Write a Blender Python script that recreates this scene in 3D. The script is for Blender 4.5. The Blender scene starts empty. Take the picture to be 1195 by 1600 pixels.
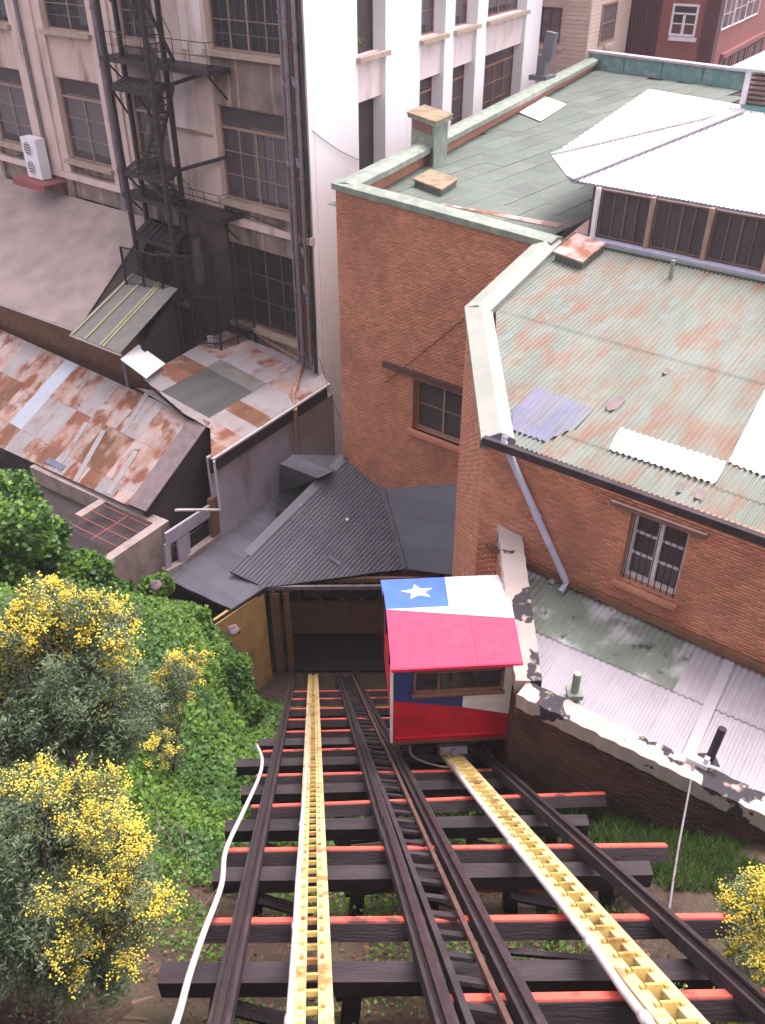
import bpy, math, random
import numpy as np
from mathutils import Vector
random.seed(7); rng = np.random.default_rng(7)
S = bpy.context.scene
col = S.collection
R = math.radians

# ------------------------------------------------------------------ camera, light, exposure
PITCH = R(34.7); FPX = 1357.0; CX, CY = 597.5, 800.0
EYE = np.array([0.0, 0.0, 24.6])
cam = bpy.data.cameras.new('camera'); cam_o = bpy.data.objects.new('camera', cam); col.objects.link(cam_o)
cam.sensor_fit = 'VERTICAL'; cam.sensor_height = 36.0; cam.lens = 36.0*FPX/1600.0
cam.clip_start = 0.1; cam.clip_end = 2000
cam_o.location = EYE; cam_o.rotation_euler = (R(90)-PITCH, 0, 0)
S.camera = cam_o

SUN_ELEV, SUN_AZ = R(66), R(40)          # azimuth clockwise from +Y
world = bpy.data.worlds.new("World"); S.world = world; world.use_nodes = True
wn = world.node_tree.nodes; wl = world.node_tree.links; wn.clear()
sky = wn.new('ShaderNodeTexSky'); sky.sky_type = 'NISHITA'; sky.sun_disc = False
sky.sun_elevation = SUN_ELEV; sky.sun_rotation = SUN_AZ
sky.air_density = 1.0; sky.dust_density = 4.0; sky.ozone_density = 1.0
hs = wn.new('ShaderNodeHueSaturation'); hs.inputs['Saturation'].default_value = 0.22
bg = wn.new('ShaderNodeBackground'); bg.inputs['Strength'].default_value = 0.15
wo = wn.new('ShaderNodeOutputWorld')
tint = wn.new('ShaderNodeMix'); tint.data_type = 'RGBA'; tint.blend_type = 'MULTIPLY'; tint.inputs[0].default_value = 1.0; tint.inputs[7].default_value = (1.05, .95, .985, 1)
wl.new(sky.outputs[0], hs.inputs['Color']); wl.new(hs.outputs[0], tint.inputs[6]); wl.new(tint.outputs[2], bg.inputs[0]); wl.new(bg.outputs[0], wo.inputs[0])
sun = bpy.data.lights.new('sun', 'SUN'); sun.energy = 0.75; sun.angle = R(40); sun.color = (1.0, 0.96, 0.92)
sun_o = bpy.data.objects.new('sun', sun); col.objects.link(sun_o)
sd = Vector((math.sin(SUN_AZ)*math.cos(SUN_ELEV), math.cos(SUN_AZ)*math.cos(SUN_ELEV), math.sin(SUN_ELEV)))
sun_o.rotation_euler = sd.to_track_quat('Z', 'Y').to_euler(); sun_o.location = (20, -10, 60)
vs = S.view_settings
vs.view_transform = 'Standard'; vs.look = 'None'; vs.exposure = 1.8; vs.gamma = 1.0; vs.use_curve_mapping = False

# ------------------------------------------------------------------ pixel -> point on a real plane (photo pixels, 1195 x 1600)
cp, sp = math.cos(PITCH), math.sin(PITCH)
A = lambda *t: np.array(t, float)
def ray(x, y):
    u = (x-CX)/FPX; v = (y-CY)/FPX
    return A(u, cp-v*sp, -sp-v*cp)
def onz(x, y, z): r = ray(x, y); return EYE + r*(z/r[2])          # z measured from the eye
def onY(x, y, Y): r = ray(x, y); return EYE + r*(Y/r[1])
def onax(x, y, d): return EYE + ray(x, y)*d                       # d metres along the view axis
def onpl(x, y, p0, n): r = ray(x, y); return EYE + r*(np.dot(np.asarray(p0)-EYE, n)/np.dot(r, n))
def unit(v): v = np.asarray(v, float); return v/np.linalg.norm(v)
def azdir(deg): return A(math.sin(R(deg)), math.cos(R(deg)), 0)
UP = A(0, 0, 1)

# ------------------------------------------------------------------ materials
MATS = {}
def nodes_of(m): return m.node_tree.nodes, m.node_tree.links
def mat(name, c1, c2=None, scale=3.0, detail=5.0, rough=0.75, metal=0.0, bump=0.15, bscale=None, stretch=(1, 1, 1),
        stain=None, stain_amt=0.0, stain_scale=1.0, stain_stretch=(1, 1, 1), stain_lo=.5, stain_hi=.62, island=0.0, spec=0.35, bdist=.01, transl=0.0,
        stain2=None, s2_scale=1., s2_stretch=(1, 1, 1), s2_lo=.55, s2_hi=.7, perob=0.0, az=None):
    m = bpy.data.materials.new(name); m.use_nodes = True
    n, l = nodes_of(m); b = n['Principled BSDF']
    b.inputs['Roughness'].default_value = rough; b.inputs['Metallic'].default_value = metal
    b.inputs['Specular IOR Level'].default_value = spec
    tc = n.new('ShaderNodeNewGeometry')
    def noise(sc, st, det=5.0):
        mp = n.new('ShaderNodeMapping')
        if az is None: mp.inputs['Scale'].default_value = st
        else:
            mp.vector_type = 'TEXTURE'; mp.inputs['Rotation'].default_value = (0, 0, R(-az)); mp.inputs['Scale'].default_value = tuple(1/q for q in st)
        l.new(tc.outputs['Position'], mp.inputs[0])
        t = n.new('ShaderNodeTexNoise'); t.inputs['Scale'].default_value = sc; t.inputs['Detail'].default_value = det
        l.new(mp.outputs[0], t.inputs['Vector']); return t
    def ramp(src, lo, hi):
        r = n.new('ShaderNodeMapRange'); r.inputs['From Min'].default_value = lo; r.inputs['From Max'].default_value = hi
        r.clamp = True; l.new(src, r.inputs['Value']); return r.outputs[0]
    def mix(fac, a, bb):
        x = n.new('ShaderNodeMix'); x.data_type = 'RGBA'
        if isinstance(fac, float): x.inputs['Factor'].default_value = fac
        else: l.new(fac, x.inputs['Factor'])
        for i, q in (('A', a), ('B', bb)):
            s = [k for k in x.inputs if k.name == i and k.type == 'RGBA'][0]
            if isinstance(q, tuple): s.default_value = (*q, 1)
            else: l.new(q, s)
        return [k for k in x.outputs if k.type == 'RGBA'][0]
    c2 = c2 or tuple(x*.8 for x in c1)
    t = noise(scale, stretch, detail)
    base = mix(ramp(t.outputs['Fac'], .35, .65), c1, c2)
    if island or perob:
        hsv = n.new('ShaderNodeHueSaturation')
        mr = n.new('ShaderNodeMapRange'); k = island or perob
        mr.inputs['To Min'].default_value = 1-k; mr.inputs['To Max'].default_value = 1+k
        if island: l.new(tc.outputs['Random Per Island'], mr.inputs['Value'])
        else:
            oi = n.new('ShaderNodeObjectInfo'); l.new(oi.outputs['Random'], mr.inputs['Value'])
        l.new(mr.outputs[0], hsv.inputs['Value']); l.new(base, hsv.inputs['Color']); base = hsv.outputs[0]
        hm = n.new('ShaderNodeMapRange'); hm.inputs['To Min'].default_value = .5+.04*k; hm.inputs['To Max'].default_value = .5-.04*k
        l.new(mr.inputs['Value'].links[0].from_socket, hm.inputs['Value']); l.new(hm.outputs[0], hsv.inputs['Hue'])
    if stain is not None:
        s = noise(stain_scale, stain_stretch, 6.0)
        f = ramp(s.outputs['Fac'], stain_lo, stain_hi)
        mm = n.new('ShaderNodeMath'); mm.operation = 'MULTIPLY'; mm.inputs[1].default_value = stain_amt; l.new(f, mm.inputs[0])
        base = mix(mm.outputs[0], base, stain)
    if stain2 is not None:
        s = noise(s2_scale, s2_stretch, 6.0); base = mix(ramp(s.outputs['Fac'], s2_lo, s2_hi), base, stain2)
    l.new(base, b.inputs['Base Color'])
    if bump:
        t2 = noise(bscale or scale*6, stretch, 6.0)
        bp = n.new('ShaderNodeBump'); bp.inputs['Strength'].default_value = bump; bp.inputs['Distance'].default_value = bdist*3
        l.new(t2.outputs['Fac'], bp.inputs['Height']); l.new(bp.outputs[0], b.inputs['Normal'])
        rr = n.new('ShaderNodeMapRange'); rr.inputs['To Min'].default_value = max(0.05, rough-.12); rr.inputs['To Max'].default_value = min(1, rough+.12)
        l.new(t2.outputs['Fac'], rr.inputs['Value']); l.new(rr.outputs[0], b.inputs['Roughness'])
    if transl:
        tr = n.new('ShaderNodeBsdfTranslucent'); l.new(base, tr.inputs['Color'])
        ms = n.new('ShaderNodeMixShader'); ms.inputs[0].default_value = transl
        out = [k for k in n if k.type == 'OUTPUT_MATERIAL'][0]
        l.new(b.outputs[0], ms.inputs[1]); l.new(tr.outputs[0], ms.inputs[2]); l.new(ms.outputs[0], out.inputs['Surface'])
    MATS[name] = m; return m

mat('brick', (.56, .255, .16), (.47, .2, .128), scale=2.2, rough=.9, island=.2, bump=.4, bscale=40, stain=(.26, .115, .085), stain_amt=.6, stain_scale=.55, stain_stretch=(1, 1, .6), stain_lo=.5, stain_hi=.68)
mat('mortar', (.42, .2, .135), (.35, .165, .11), scale=4, rough=.95, bump=.4)
mat('brick_pale', (.54, .245, .16), (.46, .205, .135), scale=1.5, rough=.9, island=.25, bump=.4, bscale=40)
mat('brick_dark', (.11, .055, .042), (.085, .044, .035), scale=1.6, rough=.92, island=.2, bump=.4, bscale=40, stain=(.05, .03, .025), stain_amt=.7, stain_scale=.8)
mat('copper_cap', (.21, .25, .205), (.17, .205, .17), scale=1.8, rough=.6, bump=.15, stain=(.31, .34, .28), stain_amt=.7, stain_scale=2.5, stain2=(.14, .17, .14), s2_scale=5, s2_lo=.62, s2_hi=.75)
mat('pale_cap', (.3, .305, .265), (.245, .262, .23), scale=1.3, rough=.6, bump=.12, stain=(.33, .3, .25), stain_amt=.7, stain_scale=1.6, stain2=(.2, .24, .22), s2_scale=4.0, s2_lo=.6, s2_hi=.75)
mat('green_roof', (.1, .135, .108), (.092, .113, .103), scale=.9, rough=.6, bump=.15, perob=.16, stain=(.2, .16, .11), stain_amt=.5, stain_scale=2.2, stain_lo=.55, stain_hi=.7)
mat('tin_green', (.145, .172, .143), (.195, .205, .172), scale=1.4, rough=.6, bump=.15, bscale=30, perob=.1, az=38.5, stretch=(1, .25, 1), stain=(.2, .1, .06), stain_amt=.75, stain_scale=2.6, stain_stretch=(1, .34, 1), stain_lo=.45, stain_hi=.68, s2_stretch=(1, .3, 1), stain2=(.17, .225, .205), s2_scale=3.5, s2_lo=.57, s2_hi=.7)
mat('tan_lid', (.26, .2, .125), (.2, .155, .1), scale=3, rough=.7, bump=.15, stain=(.17, .09, .05), stain_amt=.6, stain_scale=3)
mat('tin_rust', (.42, .325, .305), (.33, .21, .17), scale=1.5, rough=.75, bump=.2, bscale=30, perob=.12, az=34, stretch=(1, .3, 1), stain_stretch=(1, .45, 1), stain=(.2, .07, .035), stain_amt=.95, stain_scale=1.9, stain_lo=.47, stain_hi=.6, stain2=(.37, .33, .33), s2_scale=1.3, s2_lo=.55, s2_hi=.68)
mat('tin_rust_deep', (.17, .075, .045), (.22, .105, .065), scale=2.2, rough=.85, bump=.2, bscale=30, perob=.2, az=34, stretch=(1, .3, 1), stain_stretch=(1, .7, 1), stain=(.4, .28, .235), stain_amt=.85, stain_scale=1.5, stain_lo=.5, stain_hi=.68)
mat('tin_pale', (.33, .3, .31), (.27, .24, .245), scale=1.6, rough=.6, bump=.15, bscale=30, perob=.1, az=34, stretch=(1, .3, 1), stain_stretch=(1, .4, 1), stain=(.26, .13, .08), stain_amt=.7, stain_scale=2.4, stain_lo=.55, stain_hi=.7)
mat('tin_blue', (.36, .39, .46), (.42, .45, .52), scale=1.2, rough=.5, bump=.1, perob=.06)
mat('tin_dark', (.1, .104, .128), (.12, .122, .146), scale=1.2, rough=.55, bump=.12, bscale=25, perob=.12, stain=(.11, .1, .1), stain_amt=.5, stain_scale=2.4, stain_lo=.55, stain_hi=.75)
mat('tin_white', (.82, .82, .83), (.76, .76, .78), scale=1.5, rough=.55, bump=.08)
mat('tin_lilac', (.36, .335, .365), (.31, .285, .315), scale=1.2, rough=.5, bump=.1, perob=.06, stain=(.36, .33, .35), stain_amt=.6, stain_scale=3, stain_stretch=(1, 1, 1), stain_lo=.58, stain_hi=.72)
mat('tin_purple', (.15, .15, .225), (.12, .125, .19), scale=1.5, rough=.5, bump=.1)
mat('tin_moss', (.17, .19, .165), (.12, .145, .115), scale=1.1, rough=.65, bump=.15, perob=.1, stain=(.45, .45, .46), stain_amt=.8, stain_scale=1.3, stain_lo=.55, stain_hi=.68, stain2=(.05, .05, .055), s2_scale=3.2, s2_lo=.62, s2_hi=.72)
mat('sheet_grey', (.07, .068, .07), (.1, .096, .096), scale=2, rough=.65, bump=.1, az=33, stretch=(1, .2, 1))
mat('stucco_deep', (.085, .06, .055), (.13, .095, .085), scale=1.1, rough=.95, bump=.2, stain=(.03, .023, .023), stain_amt=.7, stain_scale=1.4, stain_stretch=(1, 1, .25), stain_lo=.45, stain_hi=.65)  # very dark brown stucco for the lower wall of one bay
mat('fibre_yellow', (.33, .31, .18), (.27, .25, .15), scale=2, rough=.55, bump=.1)
mat('fibre_grey', (.14, .135, .125), (.18, .17, .15), scale=2, rough=.6, bump=.1)
mat('felt_roof', (.32, .255, .24), (.27, .21, .2), scale=1.0, rough=.9, bump=.3, bscale=18, stain=(.2, .16, .14), stain_amt=.7, stain_scale=.5, stain_lo=.45, stain_hi=.7)
mat('felt_purple', (.2, .155, .16), (.15, .115, .12), scale=3, rough=.9, bump=.3)
mat('white_wall', (.8, .79, .8), (.77, .76, .78), scale=.8, rough=.8, bump=.06, stain=(.6, .55, .56), stain_amt=.35, stain_scale=1.3, stain_stretch=(1, 1, .3), stain_lo=.55, stain_hi=.75)
mat('white_panel', (.72, .63, .62), (.66, .57, .56), scale=.9, rough=.85, bump=.08, stain=(.4, .32, .3), stain_amt=.6, stain_scale=1.6, stain_stretch=(1, 1, .35), stain_lo=.52, stain_hi=.72)
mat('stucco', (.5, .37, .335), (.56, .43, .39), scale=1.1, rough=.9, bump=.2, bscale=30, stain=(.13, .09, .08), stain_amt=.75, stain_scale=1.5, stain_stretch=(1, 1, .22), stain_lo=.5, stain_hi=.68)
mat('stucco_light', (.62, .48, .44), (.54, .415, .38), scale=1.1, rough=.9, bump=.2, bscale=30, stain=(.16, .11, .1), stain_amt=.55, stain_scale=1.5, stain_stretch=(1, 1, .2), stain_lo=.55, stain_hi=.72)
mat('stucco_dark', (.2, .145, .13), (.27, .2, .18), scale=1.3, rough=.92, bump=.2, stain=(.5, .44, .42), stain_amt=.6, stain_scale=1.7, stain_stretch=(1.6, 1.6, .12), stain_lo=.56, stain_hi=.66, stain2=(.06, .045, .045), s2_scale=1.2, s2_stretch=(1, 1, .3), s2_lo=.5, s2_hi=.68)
mat('sill_stone', (.4, .31, .25), (.33, .25, .2), scale=3, rough=.85, bump=.2)
mat('lavender_wall', (.4, .36, .43), (.34, .3, .37), scale=1.0, rough=.85, bump=.12, stain=(.2, .15, .13), stain_amt=.6, stain_scale=1.8, stain_stretch=(1, 1, .22), stain_lo=.54, stain_hi=.7)
mat('grey_plaster', (.36, .31, .31), (.29, .25, .25), scale=1.4, rough=.9, bump=.15, stain=(.3, .17, .08), stain_amt=.6, stain_scale=2, stain_stretch=(1, 1, .2), stain_lo=.57, stain_hi=.7)
mat('concrete', (.34, .27, .245), (.28, .22, .2), scale=1.5, rough=.92, bump=.25, stain=(.16, .12, .1), stain_amt=.6, stain_scale=1.5, stain_lo=.52, stain_hi=.7)
mat('peeling_paint', (.4, .34, .315), (.35, .295, .275), scale=2.0, rough=.85, bump=.25, stain=(.04, .033, .04), stain_amt=1.0, stain_scale=.9, stain_lo=.545, stain_hi=.552, stain2=(.4, .31, .26), s2_scale=5, s2_lo=.57, s2_hi=.68)
mat('yellow_wall', (.52, .33, .12), (.44, .27, .1), scale=1.2, rough=.85, bump=.15, stain=(.2, .12, .05), stain_amt=.6, stain_scale=1.2, stain_stretch=(1, 1, .4))
mat('dark_wood', (.026, .019, .022), (.042, .031, .034), scale=2.5, rough=.8, bump=.5, bscale=14, stretch=(.6, 3, 3), perob=.25, spec=.3)
mat('stringer_wood', (.028, .02, .024), (.045, .033, .037), scale=2.5, rough=.75, bump=.4, bscale=20, spec=.3)
mat('brown_wood', (.15, .072, .045), (.2, .1, .062), scale=3, rough=.8, bump=.3)
mat('frame_wood', (.27, .175, .135), (.33, .225, .175), scale=4, rough=.75, bump=.2)
mat('frame_brown', (.24, .12, .095), (.3, .16, .125), scale=4, rough=.75, bump=.2)
mat('frame_dark', (.13, .08, .072), (.17, .11, .095), scale=4, rough=.75, bump=.2)
mat('frame_white', (.75, .72, .76), (.66, .63, .67), scale=4, rough=.6, bump=.1)
mat('red_paint', (.72, .12, .085), (.6, .1, .07), scale=6, rough=.6, bump=.25, stain=(.07, .035, .035), stain_amt=.9, stain_scale=2.6, stain_lo=.57, stain_hi=.66)
mat('yellow_paint', (.5, .37, .12), (.43, .3, .085), scale=5, rough=.55, bump=.2, stain=(.2, .08, .03), stain_amt=.9, stain_scale=2.4, stain_lo=.53, stain_hi=.66)
mat('cream_paint', (.5, .41, .23), (.45, .35, .17), scale=3, rough=.55, bump=.15, stain=(.26, .12, .04), stain_amt=.8, stain_scale=2.6, stain_lo=.54, stain_hi=.66)
mat('rust_steel', (.085, .045, .036), (.13, .068, .052), scale=6, rough=.7, metal=.2, bump=.3)
mat('dark_steel', (.035, .027, .034), (.05, .038, .045), scale=5, rough=.55, metal=.3, bump=.2)
mat('rail_steel', (.06, .045, .05), (.085, .064, .066), scale=8, rough=.4, metal=.6, bump=.15)
mat('black_iron', (.022, .018, .023), (.035, .027, .033), scale=5, rough=.65, bump=.2)
mat('pipe_grey', (.16, .14, .17), (.2, .175, .2), scale=4, rough=.6, bump=.15, stain=(.18, .09, .06), stain_amt=.6, stain_scale=3)
mat('pipe_lilac', (.4, .39, .5), (.34, .33, .43), scale=4, rough=.5, bump=.1)
mat('pipe_white', (.55, .5, .5), (.48, .43, .43), scale=4, rough=.5, bump=.1, stain=(.3, .18, .14), stain_amt=.6, stain_scale=2.5, stain_lo=.6, stain_hi=.7)
mat('pipe_rust', (.28, .13, .07), (.38, .26, .2), scale=6, rough=.8, bump=.3)
mat('plastic_white', (.74, .73, .77), (.7, .69, .73), scale=2, rough=.5, bump=.05)
mat('dark_void', (.012, .01, .011), (.02, .016, .017), scale=2, rough=.9, bump=0)
mat('room_dark', (.03, .024, .026), (.05, .038, .038), scale=1, rough=.9, bump=0)
mat('curtain', (.46, .44, .5), (.56, .54, .6), scale=5, rough=.95, bump=.3, stretch=(4, 4, .3))
mat('curtain_purple', (.1, .05, .085), (.14, .07, .12), scale=5, rough=.95, bump=.3, stretch=(4, 4, .3))
mat('blind_pink', (.4, .28, .26), (.34, .23, .21), scale=5, rough=.95, bump=.1)
mat('car_red', (.6, .014, .035), (.52, .012, .03), scale=2.2, rough=.5, bump=.12, bscale=8, stain2=(.45, .3, .3), s2_scale=11, s2_lo=.73, s2_hi=.75, stain=(.25, .02, .03), stain_amt=.5, stain_scale=2.2, stain_lo=.55, stain_hi=.75)
mat('car_roof_red', (.7, .028, .095), (.65, .024, .086), scale=1.5, rough=.5, bump=.05, bscale=8, stain2=(.75, .45, .5), s2_scale=7, s2_lo=.76, s2_hi=.77, spec=.25)
mat('car_blue', (.03, .05, .19), (.025, .04, .15), scale=2, rough=.5, bump=.1)
mat('car_roof_blue', (.06, .15, .5), (.05, .12, .42), scale=3, rough=.5, bump=.15, stain=(.12, .12, .2), stain_amt=.7, stain_scale=6, stain_lo=.55, stain_hi=.68)
mat('car_white', (.8, .8, .79), (.74, .74, .74), scale=2, rough=.5, bump=.1, stain=(.5, .47, .46), stain_amt=.4, stain_scale=2.5, stain_lo=.56, stain_hi=.7)
mat('car_interior', (.16, .085, .05), (.2, .11, .07), scale=3, rough=.7, bump=.2)
mat('clapboard', (.5, .36, .31), (.45, .32, .275), scale=1.5, rough=.85, bump=.1, perob=.08)
mat('clapboard_pale', (.56, .43, .37), (.52, .39, .34), scale=1.5, rough=.85, bump=.1)
mat('maroon_wall', (.28, .1, .09), (.24, .085, .08), scale=.6, rough=.85, bump=.1)
mat('maroon_dark', (.1, .04, .045), (.08, .03, .037), scale=.8, rough=.8, bump=.1)
mat('teal_paint', (.15, .31, .3), (.13, .26, .26), scale=2, rough=.6, bump=.15, stain=(.35, .4, .4), stain_amt=.5, stain_scale=2.5)
mat('lilac_cap', (.52, .45, .5), (.46, .39, .44), scale=2, rough=.6, bump=.1)
mat('slate', (.4, .43, .46), (.34, .37, .4), scale=2, rough=.6, bump=.2)
mat('soil', (.085, .055, .04), (.05, .034, .025), scale=2.5, rough=.95, bump=.8, bscale=9, bdist=.03, stain=(.05, .055, .02), stain_amt=.5, stain_scale=.9, stain_lo=.45, stain_hi=.62)
mat('leaf_dead', (.17, .085, .045), (.1, .055, .035), scale=2, rough=.9, bump=0, island=.5)
mat('asphalt', (.06, .055, .06), (.05, .045, .05), scale=3, rough=.9, bump=.2)
mat('stone', (.09, .065, .075), (.13, .1, .105), scale=4, rough=.9, bump=.4)
mat('bark', (.1, .07, .058), (.06, .042, .036), scale=6, rough=.95, bump=.6, stretch=(1, 1, .3))
mat('twig', (.2, .13, .1), (.15, .095, .075), scale=6, rough=.9, bump=.3)
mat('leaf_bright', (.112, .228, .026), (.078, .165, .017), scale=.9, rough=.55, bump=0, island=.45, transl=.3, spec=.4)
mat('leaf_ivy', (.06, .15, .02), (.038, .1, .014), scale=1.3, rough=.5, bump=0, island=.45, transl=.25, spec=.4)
mat('leaf_grass', (.065, .13, .025), (.05, .085, .02), scale=.9, rough=.6, bump=0, island=.45, transl=.3)
mat('leaf_mimosa', (.15, .2, .115), (.11, .16, .085), scale=1.3, rough=.7, bump=0, island=.3, transl=.25)
mat('blossom', (.85, .74, .15), (.82, .66, .08), scale=5, rough=.8, bump=0, island=.2, transl=.2)

def glass(name, tint=(.03, .03, .035), rough=.08):
    m = bpy.data.materials.new(name); m.use_nodes = True
    n, l = nodes_of(m); b = n['Principled BSDF']
    b.inputs['Base Color'].default_value = (*tint, 1); b.inputs['Roughness'].default_value = rough
    b.inputs['Specular IOR Level'].default_value = .5
    tr = n.new('ShaderNodeBsdfTransparent'); ms = n.new('ShaderNodeMixShader'); ms.inputs[0].default_value = .4
    out = [k for k in n if k.type == 'OUTPUT_MATERIAL'][0]
    l.new(tr.outputs[0], ms.inputs[1]); l.new(b.outputs[0], ms.inputs[2]); l.new(ms.outputs[0], out.inputs['Surface'])
    MATS[name] = m
glass('glass', (.05, .05, .06)); glass('glass_dirty', (.12, .1, .11), .25)

# ------------------------------------------------------------------ object helpers
ROOT = {}                                    # object name -> world origin of its top-level thing
def tag(o, label=None, cat=None, group=None, kind=None):
    if label: o['label'] = label
    if cat: o['category'] = cat
    if group: o['group'] = group
    if kind: o['kind'] = kind
    return o
def thing(name, label, cat, loc, group=None):
    o = bpy.data.objects.new(name, None); col.objects.link(o); o.empty_display_size = .2
    o.location = loc; ROOT[o.name] = np.array(loc, float)
    return tag(o, label, cat, group)
def link(name, me, parent=None, loc=None):
    o = bpy.data.objects.new(name, me); col.objects.link(o)
    if parent is not None:
        o.parent = parent; ROOT[o.name] = ROOT[parent.name]
        if loc is not None: o.location = np.asarray(loc)-ROOT[parent.name] - pofs(parent)
    elif loc is not None: o.location = loc; ROOT[o.name] = np.array(loc, float)
    else: ROOT[o.name] = np.zeros(3)
    return o
def pofs(p): return np.array(p.location, float) if p.parent is not None else np.zeros(3)

class MB:
    def __init__(s): s.v = []; s.f = []; s.m = []
    def add(s, vs_, fs, mi=0):
        k = len(s.v); s.v += [tuple(map(float, q)) for q in vs_]
        s.f += [tuple(i+k for i in q) for q in fs]; s.m += [mi]*len(fs); return s
    def quad(s, a, b, c, d, mi=0): return s.add([a, b, c, d], [(0, 1, 2, 3)], mi)
    def box(s, c, x, y, z, mi=0):            # centre and three half axes
        c, x, y, z = map(np.asarray, (c, x, y, z))
        vs_ = [c+i*x+j*y+k*z for k in (-1, 1) for j in (-1, 1) for i in (-1, 1)]
        fs = [(0, 2, 3, 1), (4, 5, 7, 6), (0, 1, 5, 4), (2, 6, 7, 3), (0, 4, 6, 2), (1, 3, 7, 5)]
        if np.dot(np.cross(x, y), z) < 0: fs = [q[::-1] for q in fs]
        return s.add(vs_, fs, mi)
    def beam(s, p, q, w, h, up=UP, mi=0, drop=0.0):   # bar from p to q, w wide, h high, optional shift along its own up
        p, q = np.asarray(p, float), np.asarray(q, float); d = unit(q-p); side = unit(np.cross(d, up)); u = np.cross(side, d)
        return s.box((p+q)/2+u*drop, (q-p)/2, side*w/2, u*h/2, mi)
    def prism(s, poly, vec, mi=0):
        poly = [np.asarray(q, float) for q in poly]; n = len(poly); vec = np.asarray(vec, float)
        nn = sum((np.cross(poly[i]-poly[0], poly[(i+1) % n]-poly[0]) for i in range(n)), np.zeros(3))
        if np.dot(nn, vec) > 0: poly = poly[::-1]
        return s.add(poly+[q+vec for q in poly], [tuple(range(n)), tuple(range(2*n-1, n-1, -1))] +
                     [((i+1) % n, i, i+n, (i+1) % n+n) for i in range(n)], mi)
    def tube(s, pts, r, n=8, mi=0):
        pts = [np.asarray(q, float) for q in pts]; rs = r if isinstance(r, (list, tuple)) else [r]*len(pts)
        k = len(s.v); ref = None
        for i, q in enumerate(pts):
            d = unit((pts[min(i+1, len(pts)-1)]-pts[max(i-1, 0)]))
            if ref is None:
                ref = unit(np.cross(d, UP if abs(d[2]) < .9 else A(1, 0, 0)))
            a = unit(ref-d*np.dot(ref, d)); b = np.cross(d, a); ref = a
            for j in range(n):
                t = 2*math.pi*j/n; s.v.append(tuple(q+rs[i]*(math.cos(t)*a+math.sin(t)*b)))
        for i in range(len(pts)-1):
            for j in range(n):
                s.f.append((k+i*n+j, k+i*n+(j+1) % n, k+(i+1)*n+(j+1) % n, k+(i+1)*n+j)); s.m.append(mi)
        s.f.append(tuple(k+j for j in range(n))[::-1]); s.m.append(mi)
        s.f.append(tuple(k+(len(pts)-1)*n+j for j in range(n))); s.m.append(mi)
        return s
    def build(s, name, mats, parent=None, smooth=False, loc=None):
        org = ROOT[parent.name] if parent is not None else (np.asarray(loc, float) if loc is not None else np.zeros(3))
        me = bpy.data.meshes.new(name)
        v = np.array(s.v)-org
        me.from_pydata(v.tolist(), [], s.f)
        for m in (mats if isinstance(mats, (list, tuple)) else [mats]): me.materials.append(MATS[m])
        me.polygons.foreach_set('material_index', s.m)
        if smooth: me.polygons.foreach_set('use_smooth', [True]*len(s.f))
        me.update()
        o = link(name, me, parent)
        if parent is None: o.location = org; ROOT[o.name] = org
        return o
def base_of(mb):
    v = np.array(mb.v); return A(v[:, 0].mean(), v[:, 1].mean(), v[:, 2].min())
def solo(name, mb, mats, label, cat, group=None, smooth=False, kind=None):
    o = mb.build(name, mats, None, smooth, base_of(mb)); return tag(o, label, cat, group, kind)
def np_mesh(name, V, F, mats, parent=None, org=None, smooth=False, mi=None):
    V = np.asarray(V, np.float32); F = np.asarray(F, np.int32); k = F.shape[1]
    if org is None: org = ROOT[parent.name] if parent is not None else V.mean(0)*[1, 1, 0]+[0, 0, V[:, 2].min()]
    me = bpy.data.meshes.new(name)
    me.vertices.add(len(V)); me.vertices.foreach_set('co', (V-np.asarray(org, np.float32)).astype(np.float32).ravel())
    me.loops.add(F.size); me.loops.foreach_set('vertex_index', F.ravel())
    me.polygons.add(len(F)); me.polygons.foreach_set('loop_start', np.arange(0, F.size, k, dtype=np.int32))
    me.polygons.foreach_set('loop_total', np.full(len(F), k, np.int32))
    for m in (mats if isinstance(mats, (list, tuple)) else [mats]): me.materials.append(MATS[m])
    if mi is not None: me.polygons.foreach_set('material_index', np.asarray(mi, np.int32))
    if smooth: me.polygons.foreach_set('use_smooth', np.ones(len(F), bool))
    me.update(calc_edges=True); me.validate()
    o = link(name, me, parent)
    if parent is None: o.location = org; ROOT[o.name] = np.asarray(org, float)
    return o

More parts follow.
